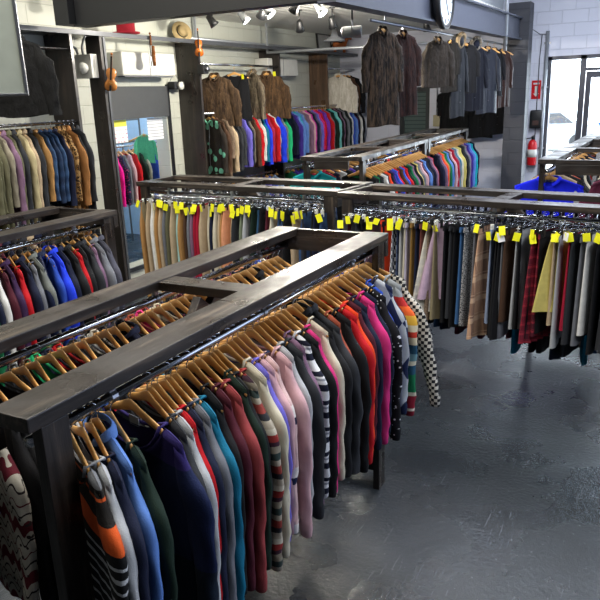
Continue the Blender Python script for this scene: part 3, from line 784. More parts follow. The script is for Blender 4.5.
tr_items = [(a, b, {k: v for k, v in c.items()}) for a, b, c in tr_items]
fill(TR, .55, tr_items, .1, 2.08, R(180+4), 'trouser rack, front row', 'trousers on the front row of the trouser rack', .16, wood=False, detail=False)
tb = [random.choice((BL, NV, CH, DEN, GR, BN, KH, BE)) for _ in range(34)]
fill(TR, .07, [(tro, c) for c in tb], .1, 2.08, R(180+4), 'trouser rack, back row', 'trousers on the back row of the trouser rack', .16, wood=False, detail=False)
s_, f_, p_, h_ = 'skirt', 'flared_skirt', 'pleated_skirt', 'short_skirt'
skl = [(s_, GR, 1.), (s_, MR, .95), (s_, PIN, 1.), (s_, CH, 1.), (s_, BL, 1.), (s_, PLD2, .9), (p_, PLD2, .95), (h_, PLD2, 1.), (s_, BL, 1.1), (s_, OR, .75), (h_, HTW, 1.4), (s_, PLD5, 1.0), (s_, LG, .95), (s_, PL('lilac', '#b4aec2'), .95), (s_, CR, .95), (s_, PL('ochre', '#8d6a35', 'ochre'), .9), (s_, NV, .98), (s_, PL('red brown', '#6e3f38'), .95), (s_, TWB, .95), (s_, KH, .95), (f_, PLD4, .78), (s_, BL, .95), (f_, PL('lilac pink', '#b59db4', 'plain pale lilac'), .68),
    (s_, CH, .9), (s_, BL, 1.), (s_, PL('denim blue', '#38608f', 'denim blue'), .95), (s_, TWD, .95), (s_, GR, .9), (f_, PLD1, .94), (s_, PL('pale blue', '#8d9cb8'), .9), (p_, BL, .98), (p_, BL, 1.0), (s_, GR, 1.0), (s_, BN, .85), (s_, BL, .9), (s_, LG, .92), (s_, CH, .95), (s_, PLD3, .95), (p_, PLD3, .97), (s_, BL, .9), (s_, BE, .8), (s_, LG, 1.), (f_, YE, .62), (s_, BRK, .85), (s_, CH, .95), (s_, GR, .95), (s_, WH, .85), (s_, BL, 1.0), (p_, CH, .95), (s_, TWD, .9), (s_, BE, .93), (s_, PL('ivory', '#cdc8bb', 'ivory'), .9), (s_, BL, .9), (s_, GR, .9), (s_, NV, .95), (s_, TWD, .8), (s_, BN, .9), (s_, BL, .9)]
sk_items = []
for i, (k, c, ls) in enumerate(skl):
    o_ = dict(ls=ls*.93, s=1.0)
    if random.random() < .48: o_['tag'] = random.choice(('my', 'my', 'fy'))
    if c[0] in ('yellow', 'lilac pink', 'grey plaid', 'tan plaid', 'ivory', 'white'): o_['rot'] = R(-14 if c[0] in ('tan plaid', 'ivory', 'white') else -24)
    if i in (31, 43): o_['tag'] = 'fw'
    sk_items.append((k, c, o_))
fill(SK, .55, sk_items, .1, 2.34, R(180-3), 'skirt rack, front row', 'skirts on the front row of the skirt rack', .28, wood=False, detail=False)
sb = [random.choice((BL, NV, CH, BL, GR, MR, DEN, BL, TL)) for _ in range(38)]
fill(SK, .07, [(s_, c, dict(ls=random.uniform(1.05, 1.3), s=1.)) for c in sb], .1, 2.34, R(180+4), 'skirt rack, back row', 'skirts on the back row of the skirt rack', .16, wood=False, detail=False)

# rear racks --------------------------------------------------------------------
ma = R(3)
RT = 1.65
rack('rear', 'dark wooden rack of sweaters behind the skirt rack, nearer of the rear pair', -3.22, 6.05, 2.42, .64, RT, ma)
x2, y2 = along(-3.22, 6.05, ma, 0, 2.44)
rack('rear', 'dark wooden rack of sweaters in front of the hanging coats, farther of the rear pair', x2, y2, 2.42, .64, RT, ma)
rr_cols = [BL, GN, CH, WH, CH, OR, NV, PU, BU, RD, BN, BU, RD, DGN, GN, MA, BL, YE, GR, LP, MR, LB, NV, BL, NV, MA, RD]
fill((-3.22, 6.05, ma, RT), .57, [(sw, c) for c in rr_cols], .1, 2.3, R(-20), 'nearer rear rack, right side', 'sweaters on the right of the nearer rear rack', .08, detail=False)
rr2 = [NV, MA, OR, TN, GN, LB, CH, LP, RD, BRK, GR, TL, CR, YE, YE, BL, BL, CH, GR, MA, PU, RB, LB, TQ, BL, NV]
fill((x2, y2, ma, RT), .57, [(sw, c) for c in rr2], .1, 2.3, R(-20), 'farther rear rack, right side', 'sweaters on the right of the farther rear rack', .08, detail=False)
fill((-3.22, 6.05, ma, RT), .07, [(ja, TQ, dict(s=1.1, rot=.15)), (ja, BRK), (sw, NV), (sw, LG), (sw, BL), (sw, PU), (sw, CH), (sw, BL), (sw, MR), (sw, NV), (sw, BL), (sw, BU), (sw, GR), (sw, BL), (sw, RD), (sw, CH)], .1, 2.3, R(-15), 'nearer rear rack, left side', 'garments on the left of the nearer rear rack', .08, detail=False)
fill((x2, y2, ma, RT), .07, [(sw, random.choice((BL, NV, GR, MR, BU, CH, RD, BE))) for _ in range(16)], .1, 2.3, R(-15), 'farther rear rack, left side', 'garments on the left of the farther rear rack', .08, detail=False)

# rack by the door -----------------------------------------------------------------
rack('door', 'sunlit dark wooden rack by the shop door, nearer of the door pair', -.97, 6.0, 2.42, .68, RT, R(-1))
rack('door', 'sunlit dark wooden rack by the shop door, farther of the door pair', -.93, 8.46, 2.42, .68, RT, R(-1))
DR = (-.97, 6.0, R(-1), RT)
dr = [(ja, ('royal blue', 'vivid royal blue', fab('#1424e8')), dict(s=1.22, rot=.42, y=.13)), (ja, LG, dict(y=.2, rot=.1)), (ja, BE), (ja, BL), (sw, RU), (ja, BL), (ja, CH), (sw, CR), (ja, BL), (sw, GR), (sw, RD), (ja, BN), (ja, BL), (sw, MR), (ja, CH), (sw, LP), (ja, BL), (sw, GR), (ja, NV)]
fill(DR, .07, dr, .12, 2.3, R(-20), 'nearer door rack, left side', 'garments on the left of the nearer door rack', .1, detail=False)
dr2 = [(ja, PL('burgundy', '#5a2038', 'burgundy')), (ja, PL('dusty rose', '#8a4a5c', 'dusty rose')), (ja, BL), (sw, CR), (ja, BE), (sw, MR), (ja, GR), (sw, BN), (ja, BL), (sw, CR), (ja, CH), (sw, BRK), (ja, BE), (ja, BL)]
fill(DR, .61, dr2, .12, 2.3, R(20), 'nearer door rack, right side', 'garments on the right of the nearer door rack', .1, detail=False)
D2 = (-.93, 8.46, R(-1), RT)
fill(D2, .07, [(random.choice((sw, ja)), random.choice((BL, CR, BN, GR, RU, BE, MR))) for _ in range(14)], .12, 2.3, R(-15), 'farther door rack, left side', 'garments on the left of the farther door rack', .1, detail=False)
fill(D2, .61, [(random.choice((sw, ja)), random.choice((BL, CR, BN, GR, RU, BE, MR))) for _ in range(12)], .12, 2.3, R(-15), 'farther door rack, right side', 'garments on the right of the farther door rack', .1, detail=False)

# ------------------------------------------------------------------ left wall bays
def bay(label, y0, y1, panels, rails, shelf=True, shx=-5.42, brown=None):
    r = root('clothing_bay', (LX+.2, (y0+y1)/2, 0)); tag(r, label, 'wall rack')
    ox, oy = LX+.2, (y0+y1)/2
    for (yy, th, mat) in panels:
        MB().box((LX+.005 if yy != 5.81 else -5.62)-ox, yy-oy-th/2, 0, shx-ox, yy-oy+th/2, 2.90, .003).obj('divider_panel', mat, r)
    if shelf:
        MB().box(LX+.005-ox, y0-oy, 2.902, shx-ox, y1-oy, 2.925).obj('top_shelf', WDIV, r)
        MB().box(shx+.001-ox, y0-oy, 2.895, shx+.02-ox, y1-oy, 2.94).obj('shelf_edging', TRIMM, r)
    for (ra, rb, z) in rails:
        MB().tube([(-5.45-ox, ra-oy, z), (-5.45-ox, rb-oy, z)], .016, 10).obj('hanging_rail', CHROME, r, True)
    return r
bay('open wall bay of coats at far left, under the black fur jacket', 2.6, 5.41, [(5.39, .04, WDIV)], [(2.62, 5.37, 2.05), (2.62, 5.37, 2.75)])
bay('narrow empty wall bay between two dark dividers holding the white box', 5.41, 5.83, [(5.81, .04, WDIV)], [])
bay('wall bay with brown fur jackets above a rail of jackets', 7.53, 9.64, [(7.55, .04, WDIV), (9.62, .04, WDIV)], [(7.57, 9.60, 2.04), (7.57, 9.60, 2.66), (7.57, 9.6, 1.12)])
bay('wall bay with white fur jacket and jackets, deepest in the shop', 9.64, 12.58, [(11.3, .04, WBR)], [(9.66, 12.5, 2.04), (11.33, 12.5, 2.66), (9.66, 12.5, 1.12)])
struct('trim_8', MB().box(-5.43, 5.83, 2.895, -5.40, 7.53, 2.94), TRIMM)
struct('trim_9', MB().box(-5.44, 5.835, 0, -5.41, 5.865, 2.89), TRIMM)

def wallrail(items, ya, yb, z, rot, place, group, x=-5.45, jit=.08, wood=True, detail=True):
    n = len(items)
    for i, it in enumerate(items):
        opt = it[2] if len(it) > 2 else {}
        y = ya+(yb-ya)*(i+.5)/n
        hang(it[0], it[1], (x, y, z-ROD_UP), R(rot)+random.uniform(-jit, jit)+opt.get('rot', 0), opt.get('seed', random.randrange(3)), place, group, opt.get('s', random.uniform(.95, 1.05)), wood, opt.get('tag'), opt.get('trim'), detail=detail, lscale=opt.get('ls', 1))
co = 'coat'; pf = 'puffer'
furtrim = fab('#7d6a50', 'fur', '#b39c78')
coats = [(co, OL), (ja, PL('slate', '#52555c', 'slate grey')), (co, TN), (ja, OL), (co, PL('moss', '#57563f', 'moss green')), (co, PL('olive', '#5f5d47', 'olive green parka style')), (ja, PL('stone', '#8f8877'), dict(trim=furtrim)), (co, MA), (co, OL, dict(s=1.05)), (co, CH), (co, PL('ecru', '#b9ac86', 'ecru trench')), (co, BE), (co, CH, dict(s=1.05)), (ja, TN), (ja, DEN), (ja, ('dark denim', 'dark blue denim', fab('#0f1c34', 'denim', '#2a4468'))), (ja, DEN), (ja, NV, dict(s=1.08)), (co, LEO), (co, LEO), (co, PL('camel', '#9a6a3c', 'camel'), dict(s=1.08)), (co, BL), (co, CH)]
wallrail(coats, 3.95, 5.34, 2.05, -18, 'far left wall rail', 'coats on the far left wall rail')
b1 = [(ja, ('mint patched', 'brown with mint patches', fab('#2a2420', 'spots', (9, '#7fd0b0', .35)))), (ja, BN), (co, TWB, dict(ls=.75)), (ja, BE, dict(s=1.05)), (ja, CH), (ja, CH, dict(s=1.05)), (ja, PL('graphite', '#34373c', 'graphite')), (ja, LV), (ja, NV), (ja, PL('taupe', '#6d6558', 'taupe')), (ja, BN), (pf, RD), (ja, WH), (ja, TL), (ja, RB, dict(s=1.05)), (ja, PL('raspberry', '#a32544', 'raspberry')), (ja, RD), (ja, WH), (pf, RB, dict(s=1.06)), (ja, GR), (ja, MG, dict(s=1.06))]
wallrail(b1, 7.66, 9.5, 2.04, -18, 'wall bay below fur jackets', 'jackets on the wall rail below the fur jackets')
b2 = [(ja, NV), (ja, PU, dict(s=1.05)), (ja, LB), (ja, TQ), (ja, LB), (ja, GR), (ja, MA), (ja, LP), (ja, FR), (ja, NV), (ja, PL('violet grey', '#5c5070')), (ja, LV), (ja, PK), (ja, RD), (ja, PL('violet', '#7a2aa8')), (ja, BU), (ja, RD, dict(s=1.06)), (ja, GR), (ja, DGN), (ja, TQ), (ja, PL('aqua', '#7cc9c6')), (ja, BL), (ja, MA), (ja, BL), (ja, GR), (ja, DGN, dict(s=1.05)), (pf, CH), (ja, WH), (ja, BU), (ja, LB, dict(s=1.05)), (ja, MR), (ja, NV), (ja, WH), (ja, BL), (ja, BL)]
wallrail(b2, 9.72, 12.45, 2.04, -18, 'deep wall bay upper rail', 'jackets on the upper rail of the deep wall bay')
lowc = [BL, CH, BN, NV, PU, LV, GR, BU, LV, BU, PL('pale blue', '#7f9ac0'), BL, GN, PU, PU, TQ, BL, NV, RD, BL, NV, MR, PU, CH, BU, BL, LG, NV]
wallrail([(ja, c) for c in lowc[:12]], 7.66, 9.5, 1.12, -18, 'wall bay lower rail', 'jackets on the lower rail of the fur jacket bay', detail=False)
wallrail([(ja, c) for c in lowc[12:]], 9.72, 12.4, 1.12, -18, 'deep wall bay lower rail', 'jackets on the lower rail of the deep wall bay', detail=False)

def hood(g, mat, inner):
    m = MB(); pts = []
    for i in range(17):
        a = 2*pi*i/16; pts.append((.105*cos(a), -.035-.02*sin(a), .015+.085*sin(a)))
    m.tube(pts, .034, 8, False); m.obj('hood_trim', mat, g, True)
    MB().lathe([(.002, .10), (.06, .085), (.095, .03), (.10, -.03), (.07, -.08)], 16, (0, .02, .01)).obj('hood', inner, g, True)
def display(kind, look, loc, rot, label, cat='jacket', s=1.0, seed=0, tagc=None, trim=None, ls=1.0, tilt=0, ws=1.0):
    n0 = len(ALL)
    g = hang(kind, look, loc, R(rot), seed, '', '', s, True, tagc, trim, tilt=tilt, lscale=ls, ws=ws)
    e = ALL.pop(); e['h'].scale = (s*min(1, ws+.02), 1, 1); tag(g, label, cat); tag(e['h'], 'wooden hanger holding the '+' '.join(label.split()[:11]), 'hanger')
    return g
BF = ('black fur', '', fab('#040405', 'fur', '#101113'))
BRF = ('brown fur', '', fab('#2a1d12', 'fur', '#54402a')); GRF = ('grey fur', '', fab('#4b4238', 'fur', '#8a7d68'))
DBF = ('dark fur', '', fab('#030202', 'fur', '#4a3b2e')); MRF = ('maroon fur', '', fab('#140707', 'fur', '#33170f')); WF_ = ('white fur', '', fab('#c9c2b2', 'fur', '#ece7dc'))
display('furjacket', BF, (-5.25, 4.55, 2.80), 5, 'glossy black fur jacket hanging high beside the hanging board', s=1.18, ls=.86)
display('furjacket', BRF, (-5.43, 7.86, 2.52), 15, 'dark brown fur jacket beside the wide dark divider, leftmost of the upper four', s=1.0)
display('vest', BL, (-5.43, 8.35, 2.56), 20, 'black sleeveless vest with yellow tag between brown and grey fur jackets', 'vest', s=1.0, tagc='fy')
display('furjacket', GRF, (-5.43, 8.80, 2.58), -30, 'grey-brown fur jacket edge-on beside the black vest', s=1.0)
display('furjacket', ('tan fur', '', fab('#38281a', 'fur', '#644b30')), (-5.43, 9.22, 2.56), 20, 'golden brown fur jacket with yellow tag, rightmost of the upper four', s=1.0, tagc='fy')
display('furjacket', WF_, (-5.43, 11.75, 2.55), 15, 'cream white fur jacket on the upper rail beside the brown divider', s=1.0)
display('jacket', BN, (-5.45, 12.05, 2.55), 0, 'dark brown jacket just right of the cream fur jacket', s=.95)
display('jacket', BL, (-5.45, 12.22, 2.55), 5, 'black jacket at the right end of the upper rail', s=1.0)

# coats under the mezzanine beam
rl = root('overhead_rail', (-2.47, 9.0, 2.84)); tag(rl, 'long steel rail under the mezzanine beam carrying display coats', 'rail')
MB().tube([(0, -2.95, 0), (0, 2.8, .03)], .014, 10).obj('rail_tube', STEEL, rl, True)
for yy in (-2.6, -.8, 1.0, 2.6):
    MB().tube([(0, yy, .0), (0, yy, .085)], .006, 6).obj('rail_bracket', STEEL, rl, True)
rz = 2.84-ROD_UP
display('furcoat', DBF, (-2.50, 6.42, rz+.0), 50, 'long dark fur coat with pale streaks, nearest under the beam', 'coat', .80, 1, ls=.95, ws=.78)
display('furcoat', MRF, (-2.49, 6.95, rz), 46, 'maroon brown fur coat just right of the dark streaked fur coat', 'coat', .76, 2, ls=.92, ws=.78)
display('furjacket', ('taupe fur', '', fab('#221d18', 'fur', '#352d25')), (-2.47, 8.05, rz), 48, 'short taupe jacket under the beam beside the clock', 'jacket', .80, 0, ws=.78)
display('coat', BL, (-2.47, 8.55, rz), -35, 'black coat hanging behind the fur-hooded grey parka', 'coat', .8, 0, ls=.7, ws=.78)
gg = display('coat', PL('mid grey', '#1f2227'), (-2.44, 8.80, rz), 75, 'slim grey puffy coat with fur hood hung edge-on', 'coat', .85, 1, trim=furtrim, ls=1.0, ws=.78)
hood(gg, furtrim, fab('#2a2d33'))
display('coat', BL, (-2.47, 9.25, rz), 30, 'black coat between the two fur-hooded parkas', 'coat', .78, 2, ls=.75, ws=.78)
gg = display('coat', PL('slate', '#10131e'), (-2.45, 9.62, rz), 48, 'slate blue parka with grey fur hood', 'coat', .84, 0, trim=fab('#5c564e', 'fur', '#9a9284'), ls=.95, ws=.78)
hood(gg, fab('#5c564e', 'fur', '#9a9284'), fab('#161a29'))
display('coat', ('shiny grey', '', fab('#23262f', 'leather')), (-2.45, 10.35, rz), 48, 'shiny grey padded coat right of the slate parka', 'coat', .86, 1, ls=1.0, ws=.78)
display('coat', BL, (-2.45, 10.75, rz), 50, 'black coat between the shiny grey coat and brown leather coat', 'coat', .8, 1, ls=.8, ws=.78)
display('coat', ('brown leather', '', fab('#2c140b', 'leather')), (-2.44, 11.25, rz), 50, 'brown leather coat beside the dark column', 'coat', .85, 2, ls=.95, ws=.78)
# lower black coats against the back wall
wr = root('back_wall_rail', (-3.0, 12.35, 2.36)); tag(wr, 'short steel rail on the back wall holding black coats', 'rail')
MB().tube([(-.75, 0, 0), (.4, 0, 0)], .012, 8).obj('rail_tube', STEEL, wr, True)
for xx in (-.7, .35): MB().tube([(xx, 0, 0), (xx, .245, 0)], .007, 6).obj('rail_bracket', STEEL, wr, True)
for i, (xx, lab) in enumerate(((-3.45, 'long black coat on the back wall, leftmost of three'), (-3.02, 'long black coat on the back wall, middle of three'), (-2.72, 'long black coat on the back wall, rightmost of three by the column'))):
    display('furcoat' if i == 0 else 'coat', BF if i == 0 else BL, (xx, 12.33+.0*i, 2.36-ROD_UP), (-8, 5, 10)[i], lab, 'coat', (.98, .86, .82)[i], i, ls=(.72, 1.0, .98)[i])

# storeroom rack seen through the pass-through
r = root('garment_rail', (-6.5, 6.95, 0)); tag(r, 'chrome rail of bright clothes seen through the wall opening', 'clothing rail')
MB().tube([(0, -.75, 1.66), (0, 1.2, 1.66)], .014, 10).obj('rail_tube', CHROME, r, True)
for yy in (-.75, 1.2): MB().tube([(0, yy, 0), (0, yy, 1.66)], .014, 8).obj('leg', CHROME, r, True)
for yy in (-.75, 1.2): MB().tube([(-.25, yy, .02), (.25, yy, .02)], .016, 8).obj('foot', CHROME, r, True)
st = [(ja, BL), (ja, CH), (sw, WH), (sw, RD), (ja, FR), (sw, BL), (sw, HP), (sw, HP), (sw, FLO), (sw, GR), (sw, LP), (sw, RD), (ja, DGN), (sw, CR), (ja, BU), (ja, BU), (sw, NV), (sw, CR)]
for i, (k, c) in enumerate(st):
    hang(k, c, (-6.45, 6.1+1.75*(i+.5)/18, 1.66-ROD_UP), R(-20)+random.uniform(-.08, .08), random.randrange(3), 'rail seen through the wall opening', 'clothes on the rail seen through the wall opening', detail=False)
o = display('shirt', ('mint green', '', fab('#58b98e')), (-6.25, 7.32, 1.80), 40, 'mint green shirt hung at the right side of the wall opening', 'shirt', .5, 1)

# ------------------------------------------------------------------ labels of the hung garments
KN = dict(fur_jacket='fur jacket', fur_coat='fur coat', trousers='trousers', wide_trousers='wide trousers', cropped_trousers='trousers', skirt='skirt', flared_skirt='flared skirt', pleated_skirt='pleated skirt', short_skirt='short skirt')
CAT = dict(wide_trousers='trousers', cropped_trousers='trousers', flared_skirt='skirt', pleated_skirt='skirt', short_skirt='skirt', fur_jacket='jacket', fur_coat='coat', puffer='jacket')
ORD = ['first', 'second', 'third', 'fourth', 'fifth', 'sixth', 'seventh', 'eighth', 'ninth', 'tenth', 'eleventh', 'twelfth', 'thirteenth', 'fourteenth', 'fifteenth', 'sixteenth', 'seventeenth', 'eighteenth', 'nineteenth', 'twentieth']
rows = {}
for e in ALL: rows.setdefault(e['place'], []).append(e)
def short(e): return e['word']
used = set()
for pl, es in rows.items():
    nn = len(es)
    for i, e in enumerate(es):
        kn = KN.get(e['kind'], e['kind'])
        a = short(es[i-1]) if i else None; b = short(es[i+1]) if i < nn-1 else None
        if i == 0: pos = 'first in line beside '+b+' one'
        elif i == nn-1: pos = 'last in line beside '+a+' one'
        else: pos = 'between '+a+' and '+b
        cands = []
        for d in (e['desc'], e['word']):
            for p2 in (pos,):
                cands.append('%s %s %s, %s' % (d, kn, p2, pl))
        if 0 < i < nn-1:
            a2 = short(es[i-2]) if i > 1 else None; b2 = short(es[i+2]) if i < nn-2 else None
            if b2: cands.append('%s %s after %s, before %s then %s, %s' % (e['word'], kn, a, b, b2, pl))
            if a2: cands.append('%s %s after %s then %s, before %s, %s' % (e['word'], kn, a2, a, b, pl))
        lab = None
        for c in cands:
            if c not in used and len(c.split()) <= 16: lab = c; break
        if lab is None:
            for q in range(20):
                c = '%s %s, %s from the %s end, %s' % (e['word'], kn, ORD[min(i, nn-1-i) if min(i, nn-1-i) < 20 else 19], 'near' if i < nn/2 else 'far', pl)
                lab = c; break
        used.add(lab)
        tag(e['o'], lab, CAT.get(e['kind'], e['kind']), e['group'])
        words = lab.split()
        hl = ('wooden hanger holding ' if e['wood'] else 'metal clip hanger holding ')+lab
        if len(hl.split()) > 16:
            hl = hl.replace('wooden hanger holding ', 'hanger of ').replace('metal clip hanger holding ', 'hanger of ').replace('plain ', '')
        if len(hl.split()) > 16: hl = ' '.join(hl.replace(' one,', ',').replace(' in line', '').split()[:16])
        e['h']['label'] = hl; e['h']['category'] = 'hanger'
        e['h']['group'] = ('wooden hangers' if e['wood'] else 'clip hangers')+', '+pl

# the wooden hangers beyond the 300 nearest the camera are one uncounted mass
wl = [o for o in C.objects if o.name.startswith('wooden_hanger') and o.parent is None]
wl.sort(key=lambda o: (o.location-Vector((0, 0, H))).length)
far = wl[300:]
if far:
    m = MB()
    for o in far:
        M = Matrix.Translation(o.location) @ o.rotation_euler.to_matrix().to_4x4()
        for me in (o.data, HOOK):
            m.add([M @ v.co for v in me.vertices], [tuple(p.vertices) for p in me.polygons])
    for o in far:
        for c in list(o.children): bpy.data.objects.remove(c)
        bpy.data.objects.remove(o)
    fo = m.obj('wooden_hangers', HANG, None, True); fo['kind'] = 'stuff'
    tag(fo, 'small pale wooden hangers holding clothes on the far racks and wall rails', 'hangers')
bpy.context.view_layer.update()

# neck label inside the purple-necked navy sweater and its small badge
for e in ALL:
    if e['word'] == 'purple navy':
        MB().box(-.022, .004, -.075, .022, .006, -.045).obj('neck_label', plainmat('woven_label', '#8c93a0', .8), e['o'])
        MB().lathe([(.001, 0), (.014, 0), (.014, .003), (.001, .003)], 12, (.12, -.030, -.46), 'y').obj('badge', plainmat('teal_badge', '#3b8f94', .7), e['o'])
    if e['word'] == 'navy' and e['place'] == 'far left wall rail':
        MB().lathe([(.001, 0), (.03, 0), (.03, .003), (.001, .003)], 16, (.10, -.034, -.2), 'y').obj('badge', plainmat('pale_badge', '#9fb2c6', .7), e['o'])

# ------------------------------------------------------------------ wall objects
def thing(name, label, cat, loc, rz=0):
    r = root(name, loc, rz); return tag(r, label, cat)
# air conditioner heads
for (yc, z, lab) in ((6.72, 2.64, 'white wall air conditioner above the wall opening'), (9.95, 2.66, 'white wall air conditioner in the deep wall bay')):
    a = thing('air_conditioner', lab, 'air conditioner', (LX, yc, z), 0)
    MB().box(.001, -.48, -.13, .24, .48, .13, .02).obj('casing', WHITEP, a, True)
    MB().box(.241, -.01, -.125, .243, .0, .125).obj('seam', GREYP, a)
    MB().box(.12, -.44, -.142, .225, .44, -.131).obj('louver', GREYP, a)
# dark shutter above the opening
struct('trim_10', MB().box(LX+.001, 6.20, 2.03, LX+.03, 7.26, 2.40), plainmat('charcoal_panel', '#3d3f41', .6))
struct('trim_11', MB().box(LX-.0, 6.16, .2, LX+.03, 6.20, 2.42).box(LX, 7.26, .2, LX+.03, 7.30, 2.42).box(LX, 6.20, .2, LX+.03, 7.26, .25), DG)
# sign and note in the opening
def signmat():
    t = NT('printed_sign', .6); x, y, z = t.sep()
    f = t.math('FRACT', t.math('MULTIPLY', z, 22)); ln = t.ramp(f, [(0, '#d88a9a'), (.35, '#f0f0ea')], True)
    msk = t.ramp(t.noise(1, 1, t.mapv((1, 60, 8))), [(.45, (0, 0, 0)), (.5, (1, 1, 1))], True)
    b = t.mix(msk, '#f0f0ea', ln); t.col(t.mix(t.ramp(z, [(0, (0, 0, 0)), (.045, (1, 1, 1))], True), b, '#e6e04a')); return t.m
g = thing('paper_sign', 'white sign with yellow heading and red text in wall opening', 'sign', (LX-.05, 6.40, 1.90))
MB().box(-.002, -.13, -.14, .002, .13, .12).obj('sheet', signmat(), g)
def notemat():
    t = NT('printed_note', .6); x, y, z = t.sep()
    f = t.math('FRACT', t.math('MULTIPLY', z, 26)); t.col(t.ramp(f, [(0, '#a0a5ad'), (.3, '#e9ecef')], True)); return t.m
g = thing('paper_note', 'crinkled white paper note at the right of the wall opening', 'paper', (LX-.05, 7.06, 1.90))
MB().box(-.002, -.15, -.15, .002, .15, .12).obj('sheet', notemat(), g)
# shelves in the store room
g = thing('storage_shelf', 'storeroom shelf with small items seen through the wall opening', 'shelf', (-7.6, 7.4, 0))
for z in (1.62, 1.95, 2.3): MB().box(-.2, -1.0, z, .2, 1.2, z+.025).obj('shelf_board', GREYP, g)
for (x, y) in ((-.19, -1.0), (.19, -1.0), (-.19, 1.18), (.19, 1.18)): MB().box(x-.01, y, 0, x+.01, y+.02, 2.4).obj('upright', GREYP, g)
for y, c, lab, s in ((6.9, '#9c2430', 'red storage box on the storeroom shelf', .13), (7.35, '#c65a64', 'pink storage box on the storeroom shelf', .1), (7.85, '#28478c', 'blue storage box on the storeroom shelf', .11)):
    g = thing('storage_box', lab, 'box', (-7.5, y, 1.9751))
    MB().box(-.1, -s, 0, .1, s, .15, .01).obj('box_body', plainmat('box_card', c, .7), g); MB().box(-.105, -s-.005, .151, .105, s+.005, .18, .004).obj('lid', plainmat('box_lid', c, .5), g)
# white electrical box with conduits
g = thing('electrical_box', 'white electrical box with looping conduits between dark dividers', 'electrical box', (-5.60, 5.785, 2.60), R(-90))
MB().box(.001, -.11, -.12, .10, .13, .12, .008).obj('casing', WHITEP, g)
MB().tube([(.09, -.05, .12), (.1, -.06, .18), (.14, -.10, .22), (.16, -.20, .40), (.16, -.22, .66)], .013, 8).obj('conduit', PIPE, g, True)
MB().tube([(.09, .02, .12), (.1, .03, .2), (.12, .08, .26), (.13, .12, .29)], .011, 8).obj('conduit', PIPE, g, True)
MB().lathe([(.02, 0), (.05, .0), (.06, .04), (.02, .08)], 14, (.11, .05, -.02), 'x').obj('lamp_head', WHITEP, g, True)
# emergency light
g = thing('emergency_light', 'black wall lamp with wire bracket right of the opening', 'lamp', (LX, 7.39, 2.42))
MB().box(.031, -.11, -.06, .14, .11, .03, .01).box(.001, -.03, -.04, .03, .03, .01).obj('housing', BLACKM, g)
MB().tube([(.06, -.10, .03), (.06, 0, .16), (.06, .10, .03)], .005, 6).obj('wire_bracket', STEEL, g, True)
MB().lathe([(.01, 0), (.045, .01), (.05, .05), (.02, .06)], 14, (.12, 0, -.02), 'x').obj('lamp_head', WHITEP, g, True)
g = thing('wall_camera', 'small dark box lamp on the wide dark divider', 'lamp', (-5.41, 7.53, 2.60)); 
MB().box(.0, -.06, -.07, .10, .05, .05, .012).obj('housing', BLACKM, g); MB().lathe([(.01, 0), (.03, .0), (.035, .03), (.01, .035)], 12, (.1, 0, -.01), 'x').obj('lens', STEEL, g, True)

# violins and guitar bodies
def violin(label, loc, rot, col, s=1.0, cat='violin'):
    g = root('violin', loc); g.rotation_euler = rot; g.scale = (s, s, s); tag(g, label, cat)
    wd = plainmat('varnished_wood', col, .25); n = 40; m = MB(); vs = []
    prof = []
    for i in range(n):
        a = 2*pi*i/n; r_ = .098+.034*cos(2*a)-.014*cos(4*a)
        x = r_*sin(a)*(1.0 if cos(a) < 0 else .82); z = r_*1.25*cos(a)
        prof.append((x, z))
    for y in (-.02, .02):
        for x, z in prof: vs.append((x, y, z))
    vs += [(0, -.034, 0), (0, .028, 0)]
    fs = [(i, (i+1) % n, n+(i+1) % n, n+i) for i in range(n)]+[(i, 2*n, (i+1) % n) for i in range(n)]+[(n+i, n+(i+1) % n, 2*n+1) for i in range(n)]
    m.add(vs, fs); m.obj('violin_body', wd, g, True)
    dk = plainmat('ebony', '#15100d', .3)
    MB().box(-.012, -.05, -.01, .012, -.036, .29, .003).obj('fingerboard', dk, g)
    MB().box(-.011, -.035, .15, .011, -.012, .30, .004).lathe([(.004, -.012), (.016, -.012), (.016, .012), (.004, .012)], 12, (0, -.03, .32), 'x').obj('neck', wd, g)
    MB().box(-.02, -.05, -.05, .02, -.036, -.044).obj('bridge', plainmat('maple', '#c9a25e', .5), g)
    MB().box(-.014, -.048, -.15, .014, -.037, -.075, .002).obj('tailpiece', dk, g)
    return g
violin('orange varnished violin hanging on the wide dark divider', (-5.36, 7.47, 2.84), (0, 0, R(35)), '#b4601e', .68)
violin('thin brown violin hanging edge-on above the wall opening', (-5.36, 6.58, 2.72), (0, 0, R(-45)), '#7d4a22', .75)
violin('round honey-brown violin on the metal upright beside the opening', (-5.36, 5.84, 2.46), (0, R(8), R(35)), '#b8773c', .8)
# things on top of the wall
ttop = 2.926
g = thing('straw_hat', 'round straw hat with dark band above the wide divider', 'hat', (-5.62, 7.5, 3.05)); g.rotation_euler = (0, R(70), R(-25)); g.scale = (.72, .72, .72)
straw = plainmat('straw', '#a48f63', .8)
MB().lathe([(.001, .09), (.08, .088), (.10, .06), (.105, 0.0), (.19, -.012), (.19, -.004), (.105, .005)], 24).obj('hat_body', straw, g, True)
MB().lathe([(.107, .005), (.108, .03), (.106, .03)], 24).obj('hat_band', BLACKM, g, True)
g = thing('fedora_hat', 'red hat resting on the metal trim above the air conditioner', 'hat', (-5.30, 6.22, 2.941))
MB().lathe([(.001, 0), (.15, 0), (.15, .015), (.10, .02), (.10, .11), (.09, .13), (.001, .12)], 24, (-.12, 0, 0)).obj('hat_body', fab('#8c1424'), g, True)
g = thing('picture_frame', 'small dark framed picture standing above the deep wall bay', 'picture', (LX+.05, 11.85, 2.928)); g.rotation_euler = (0, R(-6), 0)
